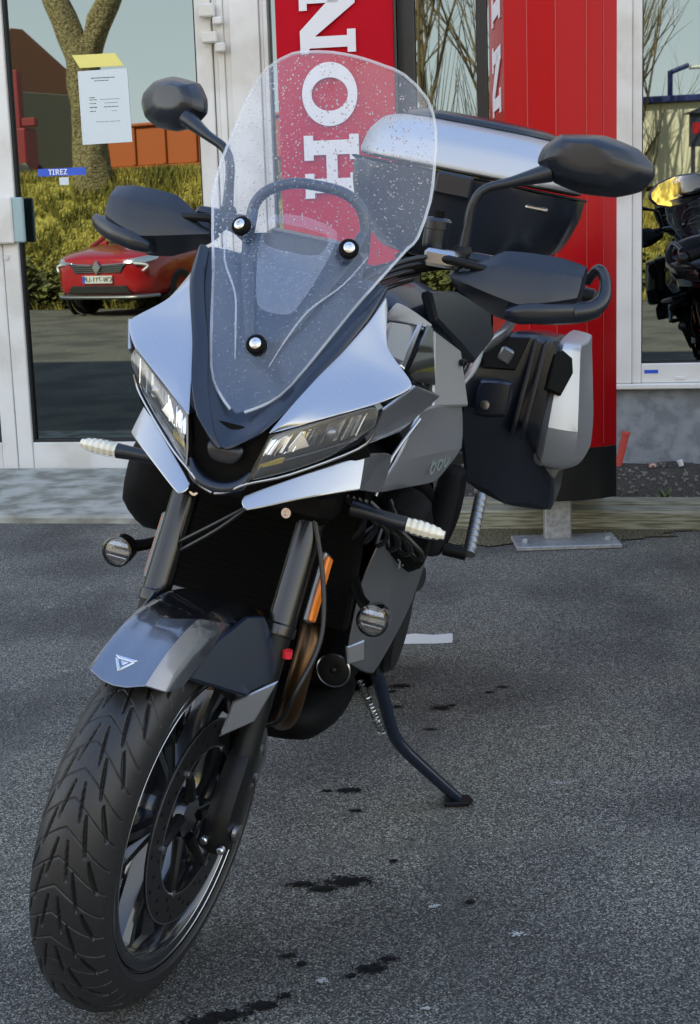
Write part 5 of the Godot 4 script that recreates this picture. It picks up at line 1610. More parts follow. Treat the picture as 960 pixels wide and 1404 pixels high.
# ------------------------------------------------ fairing, screen, lamps
func fairing(b: Node3D) -> void:
	for s in [-1.0, 1.0]:
		var side: String = "left" if s > 0 else "right"
		# upper flank: from the tip over the lamp to the spike beside the screen
		var up := Geo.new()
		up.shell([mx(s, [[0.060, 0.905, 0.006], [0.064, 0.908, 0.004], [0.069, 0.911, 0.001]]),
			mx(s, [[0.077, 0.947, -0.030], [0.100, 0.945, -0.030], [0.128, 0.939, -0.034]]),
			mx(s, [[0.096, 0.992, -0.074], [0.132, 0.987, -0.078], [0.192, 0.970, -0.073]]),
			mx(s, [[0.117, 1.030, -0.107], [0.152, 1.019, -0.112], [0.233, 0.998, -0.125]]),
			mx(s, [[0.139, 1.074, -0.134], [0.152, 1.062, -0.134], [0.171, 1.041, -0.131]]),
			mx(s, [[0.147, 1.112, -0.180], [0.149, 1.108, -0.180], [0.152, 1.100, -0.179]])], 0.004, 3, 0.74)
		var f := put("fairing_panel", up.mesh(16), M.silver, b)
		tag(f, "silver upper fairing panel above the %s headlight" % side)
		droplets(f, up, 45, 0.0006, 0.0011, 30 + int(s))
		# flank that turns back below the shoulder
		var fl := Geo.new()
		fl.shell([mx(s, [[0.1935, 0.967, -0.075], [0.2335, 0.996, -0.127]]), mx(s, [[0.186, 0.925, -0.11], [0.240, 0.982, -0.21]]), mx(s, [[0.172, 0.893, -0.145], [0.215, 0.93, -0.255]]), mx(s, [[0.180, 0.885, -0.20], [0.233, 0.968, -0.31]])], 0.004, 2, 0.7)
		fl.v.clear(); fl.mark = 0
		fl.plate(mx(s, [[0.1935, 0.967, -0.075], [0.2335, 0.9965, -0.127], [0.2345, 0.970, -0.30], [0.200, 0.903, -0.25], [0.174, 0.896, -0.140]]), 0.005, 0.0015)
		put("side_return", fl.mesh(20), M.silver, f)
		headlight(b, s, side)
		# white silver chin under the lamp
		var ch := Geo.new()
		ch.shell([mx(s, [[0.036, 0.808, 0.010], [0.050, 0.791, 0.022]]), mx(s, [[0.105, 0.848, -0.044], [0.112, 0.816, -0.024]]), mx(s, [[0.178, 0.887, -0.116], [0.186, 0.838, -0.090]]), mx(s, [[0.196, 0.872, -0.24], [0.196, 0.808, -0.205]])], 0.004, 2, 0.75)
		put("chin_panel", ch.mesh(20), M.silver, b)
		# dark gap between lamp and chin, with a fine bright edge
		var gp := Geo.new()
		gp.plate(mx(s, [[0.030, 0.838, 0.004], [0.100, 0.862, -0.036], [0.178, 0.912, -0.098], [0.182, 0.885, -0.122], [0.105, 0.842, -0.050], [0.036, 0.803, 0.0]]), 0.004, 0.001)
		put("lamp_surround", gp.mesh(), M.flat_black, b)
		var tl := Geo.new()
		tl.tube(mx(s, [[0.002, 0.808, 0.022], [0.022, 0.815, 0.021], [0.044, 0.831, 0.015], [0.094, 0.850, -0.026], [0.172, 0.897, -0.086], [0.190, 0.925, -0.090]]), 0.0024, 8, 4)
		put("bright_edge", tl.mesh(50), M.steel, b)
		# shroud beside the tank: bright wedge, dark scoop, gritty panel, lower flank
		var wd := Geo.new()
		wd.shell([mx(s, [[0.128, 1.066, -0.30], [0.131, 1.092, -0.36]]), mx(s, [[0.152, 1.062, -0.345], [0.158, 1.080, -0.385]]), mx(s, [[0.187, 1.056, -0.40], [0.189, 1.060, -0.415]])], 0.004, 2, 0.8)
		var tk := put("tank_wedge", wd.mesh(20), M.silver, b)
		var sc := Geo.new()
		sc.plate(mx(s, PDARK), 0.016, 0.002)
		put("scoop", sc.mesh(), M.gloss_black, tk)
		var s1 := Geo.new()
		s1.plate(mx(s, P1), 0.014, 0.002)
		put("scoop_cheek", s1.mesh(), M.mid_silver, tk)
		var sl := Geo.new()
		sl.plate(mx(s, PSTRIP), 0.014, 0.002)
		put("scoop_vane", sl.mesh(), M.silver, tk)
		for p in [Vector3(0.176, 1.046, -0.395), Vector3(0.214, 0.952, -0.372), Vector3(0.240, 1.0, -0.487)]:
			var sw := Geo.new()
			var pc := Vector3(p.x * s, p.y, p.z)
			sw.lathe([Vector2(0, 0.004), Vector2(0.0028, 0.004), Vector2(0.0034, 0.0062), Vector2(0.0056, 0.0056), Vector2(0.0062, 0.003), Vector2(0.0062, -0.004), Vector2(0, -0.004)], along(pc, pc + Vector3(0.75 * s, 0.15, 0.6)), 16)
			put("screw", sw.mesh(30), M.iron, tk)
		var gr := Geo.new()
		gr.plate(mx(s, [[0.188, 1.050, -0.415], [0.228, 1.017, -0.5], [0.255, 0.924, -0.5], [0.224, 0.934, -0.37], [0.207, 0.966, -0.385]]), 0.012, 0.003)
		put("gritty_panel", gr.mesh(), M.grit_silver, tk)
		var lf := Geo.new()
		lf.shell([mx(s, [[0.188, 0.805, -0.215], [0.204, 0.856, -0.240], [0.216, 0.936, -0.300]]), mx(s, [[0.206, 0.796, -0.32], [0.238, 0.858, -0.345], [0.229, 0.937, -0.385]]), mx(s, [[0.242, 0.787, -0.47], [0.274, 0.856, -0.48], [0.253, 0.928, -0.51]])], 0.006, 2, 0.88)
		var low := put("lower_flank", lf.mesh(14), M.mid_silver, b)
		tag(low, "dark silver lower flank on the motorcycle's %s side" % side)
		var le := Geo.new()
		le.tube(mx(s, [[0.188, 0.803, -0.212], [0.1965, 0.864, -0.240], [0.218, 0.922, -0.298]]), 0.0034, 8, 3)
		put("bright_edge", le.mesh(50), M.silver, low)
		if s > 0:
			var a := Vector3(0.243, 0.838, -0.415); var uu := (Vector3(0.262, 0.850, -0.49) - Vector3(0.222, 0.828, -0.345)).normalized()
			var nn := Vector3(0.92, -0.12, 0.35); nn = (nn - uu * nn.dot(uu)).normalized()
			put("lettering", text_mesh("660", 0.034, "Droid Sans", 500, 0.0012), M.pale_print, low, Transform3D(Basis(uu, nn.cross(uu), nn), a + nn * 0.006))
		# belly cowl with the fog lamp
		var cw := Geo.new()
		cw.shell([mx(s, [[0.182, 0.700, -0.355], [0.166, 0.615, -0.345], [0.168, 0.520, -0.335], [0.172, 0.476, -0.335]]), mx(s, [[0.214, 0.690, -0.43], [0.206, 0.610, -0.41], [0.206, 0.520, -0.385], [0.212, 0.440, -0.395]]), mx(s, [[0.244, 0.672, -0.53], [0.242, 0.610, -0.51], [0.238, 0.560, -0.49], [0.229, 0.520, -0.47]])], 0.005, 2, 0.8)
		var cowl := put("belly_cowl", cw.mesh(18), M.graphite if s > 0 else M.flat_black, b)
		if s > 0:
			var a := Vector3(0.222, 0.655, -0.44); var uu := Vector3(0.035, 0.022, -0.10).normalized()
			var nn := Vector3(0.94, 0.0, 0.34); nn = (nn - uu * nn.dot(uu)).normalized()
			put("lettering", text_mesh("TIGER", 0.020, "Droid Sans", 700, 0.0012), M.pale_print, cowl, Transform3D(Basis(uu, nn.cross(uu), nn), a + nn * 0.006))
		var sp := Geo.new()
		sp.plate(mx(s, [[0.168, 0.505, -0.332], [0.176, 0.474, -0.333], [0.198, 0.480, -0.36], [0.192, 0.515, -0.358]]), 0.008, 0.002)
		put("corner_plate", sp.mesh(), M.alu if s > 0 else M.iron, cowl)
		# black structure behind the cowl on this side
		var bb := Geo.new()
		if s > 0: bb.hull([mx(s, [[0.16, 0.78, -0.30], [0.27, 0.76, -0.32], [0.285, 0.70, -0.36], [0.17, 0.69, -0.35]]), mx(s, [[0.15, 0.80, -0.5], [0.25, 0.78, -0.5], [0.25, 0.58, -0.5], [0.14, 0.56, -0.5]])], 2, 0.5)
		else: bb.hull([mx(s, [[0.15, 0.80, -0.36], [0.26, 0.78, -0.36], [0.27, 0.66, -0.36], [0.16, 0.60, -0.36]]), mx(s, [[0.16, 0.80, -0.42], [0.305, 0.765, -0.42], [0.318, 0.62, -0.42], [0.25, 0.565, -0.42], [0.17, 0.565, -0.42]].slice(0, 4)), mx(s, [[0.15, 0.80, -0.56], [0.31, 0.77, -0.56], [0.31, 0.62, -0.56], [0.18, 0.56, -0.56]])], 2, 0.7)
		put("side_ducting", bb.mesh(36), M.flat_black, b)
		fog_lamp(b, s, side)
		indicator(b, s, side)
	# centre: dark V panel that carries the screen
	var nv := Geo.new()
	nv.shell([mx(1, [[-0.011, 0.873, 0.011], [0, 0.872, 0.014], [0.011, 0.873, 0.011]]), mx(1, [[-0.050, 0.905, 0.006], [0, 0.896, -0.022], [0.050, 0.905, 0.006]]), mx(1, [[-0.076, 0.945, -0.031], [0, 0.935, -0.072], [0.076, 0.945, -0.031]]), mx(1, [[-0.095, 0.990, -0.075], [0, 0.985, -0.09], [0.095, 0.990, -0.075]]), mx(1, [[-0.116, 1.030, -0.108], [0, 1.03, -0.12], [0.116, 1.030, -0.108]]), mx(1, [[-0.138, 1.075, -0.136], [0, 1.075, -0.15], [0.138, 1.075, -0.136]]), mx(1, [[-0.156, 1.135, -0.19], [0, 1.12, -0.19], [0.156, 1.135, -0.19]])], 0.004, 3, 0.6)
	var nose := put("nose_panel", nv.mesh(26), M.navy_black, b)
	tag(nose, "dark V shaped panel between the headlights")
	for s in [-1.0, 1.0]:
		var ed := Geo.new()
		ed.shell([mx(s, [[0.012, 0.873, 0.012], [0.004, 0.870, 0.015], [0.0, 0.873, 0.015]]), mx(s, [[0.050, 0.906, 0.008], [0.038, 0.895, 0.010], [0.018, 0.889, 0.008]]), mx(s, [[0.078, 0.948, -0.026], [0.068, 0.944, -0.025], [0.054, 0.944, -0.034]]), mx(s, [[0.098, 0.993, -0.069], [0.088, 0.993, -0.066], [0.075, 0.995, -0.074]]), mx(s, [[0.120, 1.033, -0.101], [0.112, 1.034, -0.099], [0.100, 1.035, -0.106]]), mx(s, [[0.141, 1.078, -0.129], [0.136, 1.082, -0.126], [0.122, 1.080, -0.134]]), mx(s, [[0.152, 1.125, -0.180], [0.150, 1.130, -0.174], [0.138, 1.128, -0.182]])], 0.004, 2, 0.6)
		put("raised_edge", ed.mesh(26), M.navy_black, nose)
	# mouth below it
	var mo := Geo.new()
	mo.plate([Vector3(-0.058, 0.905, -0.012), Vector3(-0.044, 0.835, -0.012), Vector3(0, 0.806, -0.010), Vector3(0.044, 0.835, -0.012), Vector3(0.058, 0.905, -0.012)], 0.004)
	put("mouth", mo.mesh(), M.flat_black, nose)
	var tg := Geo.new()
	tg.hull([mx(1, [[-0.030, 0.862, -0.004], [0.030, 0.862, -0.004], [0.034, 0.885, -0.004], [-0.034, 0.885, -0.004]]), mx(1, [[-0.022, 0.846, 0.008], [0.022, 0.846, 0.008], [0.030, 0.874, 0.010], [-0.030, 0.874, 0.010]])], 2, 0.5)
	put("duct_block", tg.mesh(36), M.plastic, nose)
	var lp := Geo.new()
	lp.tube([Vector3(-0.047, 0.846, 0.008), Vector3(-0.036, 0.828, 0.012), Vector3(-0.02, 0.818, 0.015), Vector3(0, 0.815, 0.016), Vector3(0.02, 0.818, 0.015), Vector3(0.036, 0.828, 0.012), Vector3(0.047, 0.846, 0.008)], [0.004, 0.0085, 0.0095, 0.0095, 0.0095, 0.0085, 0.004], 10, 5)
	put("lip", lp.mesh(50), M.navy_black, nose)
	screen(b)

func headlight(b: Node3D, s: float, side: String) -> void:
	# outline of the lamp: inner top, outer top, outer low, mid low, inner low
	var o := mx(s, [[0.062, 0.906, 0.004], [0.128, 0.939, -0.033], [0.186, 0.968, -0.070], [0.192, 0.962, -0.075], [0.188, 0.935, -0.083], [0.172, 0.905, -0.085], [0.135, 0.879, -0.058], [0.094, 0.856, -0.026], [0.046, 0.836, 0.019], [0.050, 0.860, 0.014]])
	var back := Vector3(0.02 * s, 0, -0.034)
	var hs := Geo.new()
	hs.plate(o.map(func(p): return p + Vector3(0.0 * s, 0, -0.030)), 0.006)
	var h := put("headlight", hs.mesh(), M.smoke, b)
	tag(h, "clear narrow headlight on the motorcycle's %s side" % side)
	# rim of the housing
	var rim := Geo.new()
	var n := o.size()
	var mid := Vector3.ZERO
	for p in o: mid += p
	mid /= n
	var rings := []
	for p in o:
		var inw: Vector3 = (mid - p).normalized()
		rings.append([p + Vector3(0, 0, 0.0005), p + inw * 0.0055 + Vector3(0, 0, 0.001), p + inw * 0.006 + Vector3(0, 0, -0.032), p + Vector3(0, 0, -0.032)])
	rim.loft(rings, false, true)
	put("rim", rim.mesh(20), M.gloss_black, h)
	# bright reflectors: narrow angled fins along the upper half, one broad facet further in
	var rn := RandomNumberGenerator.new(); rn.seed = 61
	var top := func(t: float) -> Vector3: return Vector3(lerpf(0.064, 0.184, t) * s, lerpf(0.897, 0.958, t), lerpf(-0.006, -0.082, t))
	var low := func(t: float) -> Vector3: return Vector3(lerpf(0.056, 0.176, t) * s, lerpf(0.866, 0.922, t), lerpf(-0.012, -0.090, t))
	for k in 19:
		var t0 := (k + 0.06) / 19.0; var t1 := (k + 0.94) / 19.0
		var q := Geo.new()
		var tilt := rn.randf_range(0.002, 0.020)
		var turn := rn.randf_range(-0.006, 0.006)
		var drop := rn.randf_range(0.0, 0.010)
		q.plate([top.call(t0) + Vector3(0, 0, turn), top.call(t1) - Vector3(0, 0, turn), low.call(t1) + Vector3(0, drop, tilt - turn), low.call(t0) + Vector3(0, drop, tilt + turn)], 0.002, 0.0005)
		put("reflector", q.mesh(), [M.reflector, M.smoke, M.reflector, M.reflector, M.smoke, M.gloss_black][rn.randi_range(0, 5)], h)
	var bf := Geo.new()
	bf.plate([top.call(0.30) + Vector3(0, 0.002, 0.010), low.call(0.48) + Vector3(0, 0.004, 0.022), low.call(0.22) + Vector3(0, 0.002, 0.020)], 0.003, 0.0008)
	put("reflector", bf.mesh(), M.reflector, h)
	var pj := Geo.new()
	var lens_at := Vector3(lerpf(0.060, 0.180, 0.62) * s, lerpf(0.882, 0.940, 0.62), lerpf(-0.008, -0.084, 0.62))
	pj.lathe([Vector2(0, 0.012), Vector2(0.006, 0.010), Vector2(0.010, 0.005), Vector2(0.0115, -0.004), Vector2(0.013, -0.006), Vector2(0, -0.006)], along(lens_at, lens_at + Vector3(0.15 * s, 0.0, 1)), 24)
	put("projector", pj.mesh(40), M.smoke, h)
	var dk := Geo.new()
	dk.plate(mx(s, [[0.054, 0.860, 0.004], [0.120, 0.887, -0.040], [0.170, 0.914, -0.083], [0.166, 0.902, -0.083], [0.130, 0.878, -0.056], [0.092, 0.858, -0.028], [0.050, 0.840, 0.010]]), 0.004, 0.001)
	put("lower_shade", dk.mesh(), M.gloss_black, h)
	var yl := Geo.new()
	yl.plate(mx(s, [[0.056, 0.862, 0.007], [0.085, 0.876, -0.011], [0.083, 0.868, -0.011], [0.054, 0.855, 0.008]]), 0.003)
	put("amber_glint", yl.mesh(), M.yellow_glint, h)
	# clear cover, a little domed
	var cv := Geo.new()
	var up := [o[0], o[1], o[2], o[3]]; var dn := [o[8], o[7], o[6], o[4]]
	var rows := []
	for i in 4:
		var a: Vector3 = up[i]; var c: Vector3 = dn[i]
		rows.append([a + Vector3(0, 0, 0.001), a.lerp(c, 0.35) + Vector3(0.003 * s, 0, 0.006), a.lerp(c, 0.7) + Vector3(0.003 * s, 0, 0.006), c + Vector3(0, 0, 0.001)])
	cv.shell(rows, 0.0025, 2, 0.6)
	put("cover", cv.mesh(40), M.lens, h)

func fog_lamp(b: Node3D, s: float, side: String) -> void:
	var c := Vector3(0.222 * s, 0.600, -0.226)
	var x := Transform3D(Basis(Vector3(1, 0, 0), Vector3(0, 0, 1), Vector3(0, -1, 0)), c)
	var q := Geo.new()
	q.lathe([Vector2(0, -0.040), Vector2(0.018, -0.038), Vector2(0.025, -0.022), Vector2(0.0265, 0.0), Vector2(0.0265, 0.006), Vector2(0.0235, 0.007), Vector2(0.0225, -0.004), Vector2(0, -0.005)], x, 36)
	var f := put("fog_lamp", q.mesh(30), M.gloss_black, b)
	tag(f, "small round fog lamp on the motorcycle's %s side" % side)
	var r := Geo.new()
	for k in 3:
		var yy := -0.012 + 0.012 * k
		var w := sqrt(0.0215 * 0.0215 - yy * yy)
		r.box(c + Vector3(0, yy, 0.001), Vector3(w * 2.0, 0.0085, 0.003), 0.001, Basis(Vector3(1, 0, 0), 0.5 - 0.5 * k))
	put("reflector", r.mesh(), M.smoke, f)
	var l := Geo.new()
	l.lathe([Vector2(0, 0.010), Vector2(0.012, 0.009), Vector2(0.0228, 0.005), Vector2(0.0228, 0.003), Vector2(0.012, 0.007), Vector2(0, 0.008)], x, 30)
	put("cover", l.mesh(40), M.lens, f)
	var st := Geo.new()
	st.tube([c + Vector3(-0.012 * s, 0.004, -0.03), c + Vector3(-0.04 * s, 0.012, -0.06), c + Vector3(-0.075 * s, 0.04, -0.12)], [0.011, 0.009, 0.010], 12, 3)
	put("bracket", st.mesh(50), M.flat_black, f)

func indicator(b: Node3D, s: float, side: String) -> void:
	var a := Vector3(0.155 * s, 0.775, -0.215); var c := Vector3(0.245 * s, 0.771, -0.211); var e := Vector3(0.309 * s, 0.770, -0.207)
	var q := Geo.new()
	q.tube([a, a.lerp(c, 0.5), c], [0.014, 0.011, 0.013], 12, 3)
	var st := put("indicator", q.mesh(50), M.plastic, b)
	tag(st, "slim front indicator on the motorcycle's %s side" % side)
	var widths := [0.0120, 0.0134, 0.0138, 0.0134, 0.0124, 0.0104, 0.0060]
	var body := func(shrink: float, bump: float) -> Geo:
		var q2 := Geo.new()
		var rings := []
		for k in 25:
			var t := k / 24.0
			var w: float = lerpf(widths[mini(int(t * 6.0), 5)], widths[mini(int(t * 6.0) + 1, 6)], fposmod(t * 6.0, 1.0) if t < 1.0 else 1.0) * shrink + bump * (0.5 + 0.5 * cos(t * TAU * 6.0))
			var p := c.lerp(e, lerpf(0.02, 0.98, t))
			var ring := []
			for j in 14:
				var an := TAU * j / 14
				var ww := w * (1.0 + (0.10 if j % 2 == 0 else 0.0) * signf(bump))
				ring.append(p + Vector3(0, sin(an) * ww, cos(an) * ww * 0.9))
			rings.append(ring)
		q2.loft(rings)
		return q2
	put("lens", body.call(1.0, 0.0).mesh(40), M.lens, st)
	put("led_strip", body.call(0.72, 0.0018).mesh(12), M.lens_cream, st)

func screen_rows() -> Array:
	var R := func(y: float, zc: float, w: float, ze: float) -> Array:
		# seven points across, bowed back towards the edges
		var o := []
		for j in 7:
			var f := (j - 3.0) / 3.0
			o.append(Vector3(f * w, y, lerpf(zc, ze, pow(absf(f), 1.7))))
		return o
	var rows := [R.call(0.917, -0.022, 0.011, -0.023), R.call(0.942, -0.035, 0.040, -0.041), R.call(0.970, -0.050, 0.062, -0.060), R.call(1.03, -0.072, 0.088, -0.103), R.call(1.093, -0.108, 0.114, -0.150), R.call(1.150, -0.141, 0.141, -0.193), R.call(1.186, -0.159, 0.158, -0.222), R.call(1.204, -0.168, 0.167, -0.237), R.call(1.260, -0.192, 0.170, -0.262), R.call(1.310, -0.212, 0.163, -0.278), R.call(1.365, -0.230, 0.152, -0.285), R.call(1.408, -0.240, 0.130, -0.283), R.call(1.436, -0.245, 0.090, -0.270)]
	# rounded top edge
	for j in 7: rows[12][j].y += 0.012 * (1.0 - pow(absf(j - 3.0) / 3.0, 2.0))
	for j in 7: rows[11][j].y += 0.006 * (1.0 - pow(absf(j - 3.0) / 3.0, 2.0))
	for j in 7: rows[0][j].y += 0.006 * absf(j - 3.0) / 3.0
	return rows

func screen(b: Node3D) -> void:
	var rows := screen_rows()
	var q := Geo.new()
	q.shell(rows, 0.004, 2, 0.35, [5, 6, 2, 4])
	var sc := put("windscreen", q.mesh(60), M.clear, b)
	tag(sc, "tall clear rain spotted windscreen of the grey motorcycle")
	droplets(sc, q, 2600, 0.0005, 0.0017, 40)
	# polished rim of the sheet
	var edge := []
	for i in range(0, 13): edge.append(rows[i][6])
	for j in range(5, -1, -1): edge.append(rows[12][j])
	for i in range(11, -1, -1): edge.append(rows[i][0])
	var rm := Geo.new()
	rm.tube(edge, 0.0024, 8, 2)
	var rmat := mat(Color(0.80, 0.84, 0.88), 0.12)
	rmat.transparency = BaseMaterial3D.TRANSPARENCY_ALPHA
	rmat.albedo_color.a = 0.30
	put("edge", rm.mesh(60), rmat, sc)
	# screws with rubber washers
	for p in [[Vector3(0.085, 1.172, -0.158), 1.0], [Vector3(-0.085, 1.172, -0.158), 1.0], [Vector3(0.0, 1.017, -0.062), 1.05]]:
		var fr := along(p[0] + Vector3(0, 0, 0.004), p[0] + Vector3(p[0].x * 3.0, 0.45, 1.0))
		var ws := Geo.new()
		ws.lathe([Vector2(0, -0.004), Vector2(0.0150, -0.004), Vector2(0.0150, 0.002), Vector2(0.0125, 0.005), Vector2(0, 0.005)], fr, 28)
		var washer := put("rubber_washer", ws.mesh(30), M.flat_black, sc)
		var bt := Geo.new()
		bt.lathe([Vector2(0, 0.0062), Vector2(0.0032, 0.0062), Vector2(0.0036, 0.0086), Vector2(0.0066, 0.0080), Vector2(0.0084, 0.0066), Vector2(0.0086, 0.0045), Vector2(0, 0.0045)], fr, 24)
		put("screw", bt.mesh(30), M.bright, sc)
	# ribs moulded into the lower sheet
	var ribm := mat(Color(0.70, 0.76, 0.85), 0.2)
	ribm.transparency = BaseMaterial3D.TRANSPARENCY_ALPHA
	ribm.albedo_color.a = 0.16
	for s in [-1.0, 1.0]:
		var rb := Geo.new()
		rb.tube(mx(s, [[0.112, 1.165, -0.172], [0.093, 1.121, -0.128], [0.058, 1.078, -0.098], [0.040, 1.035, -0.072], [0.026, 0.990, -0.053]]), [0.0010, 0.0015, 0.0016, 0.0015, 0.0008], 8, 4)
		put("moulded_rib", rb.mesh(60), ribm, sc)
	# carrier behind the sheet: frame, clear inner deflector, bow
	var cr := Geo.new()
	for s in [-1.0, 1.0]:
		cr.hull([mx(s, [[0.080, 1.200, -0.207], [0.096, 1.200, -0.215], [0.096, 1.200, -0.228], [0.080, 1.200, -0.220]]), mx(s, [[0.072, 1.15, -0.175], [0.092, 1.15, -0.180], [0.092, 1.15, -0.193], [0.072, 1.15, -0.186]]), mx(s, [[0.032, 1.07, -0.118], [0.056, 1.07, -0.125], [0.056, 1.07, -0.14], [0.032, 1.07, -0.13]]), mx(s, [[0.010, 1.01, -0.085], [0.026, 1.01, -0.087], [0.026, 1.01, -0.10], [0.010, 1.01, -0.098]])], 2, 0.5)
	cr.box(Vector3(0, 1.012, -0.09), Vector3(0.05, 0.03, 0.014), 0.004)
	var carrier := put("screen_carrier", cr.mesh(40), M.plastic, b)
	var df := Geo.new()
	df.shell([mx(1, [[-0.064, 1.197, -0.199], [0, 1.206, -0.192], [0.060, 1.194, -0.199]]), mx(1, [[-0.058, 1.14, -0.165], [0, 1.14, -0.158], [0.052, 1.14, -0.165]]), mx(1, [[-0.03, 1.06, -0.116], [0, 1.06, -0.108], [0.03, 1.06, -0.116]])], 0.003, 2, 0.5)
	put("inner_deflector", df.mesh(50), M.lens, carrier)
	var bw := Geo.new()
	bw.tube([Vector3(-0.098, 1.180, -0.235), Vector3(-0.095, 1.205, -0.235), Vector3(-0.078, 1.228, -0.235), Vector3(-0.042, 1.246, -0.235), Vector3(0.0, 1.250, -0.235), Vector3(0.042, 1.247, -0.235), Vector3(0.070, 1.232, -0.235), Vector3(0.084, 1.205, -0.235), Vector3(0.090, 1.165, -0.235)], 0.0085, 14, 4)
	put("bow", bw.mesh(50), M.plastic, carrier)
	# instrument behind
	var ds := Geo.new()
	ds.box(Vector3(0, 1.125, -0.275), Vector3(0.17, 0.10, 0.03), 0.01, Basis(Vector3.RIGHT, -0.5))
	var inst := put("instrument", ds.mesh(), M.plastic, b)
	var hd := Geo.new()
	hd.shell([mx(1, [[-0.10, 1.165, -0.235], [0, 1.172, -0.225], [0.10, 1.165, -0.235]]), mx(1, [[-0.10, 1.12, -0.215], [0, 1.115, -0.205], [0.10, 1.12, -0.215]]), mx(1, [[-0.07, 1.06, -0.17], [0, 1.05, -0.155], [0.07, 1.06, -0.17]])], 0.004, 2, 0.4)
	put("hood", hd.mesh(40), M.plastic, inst)

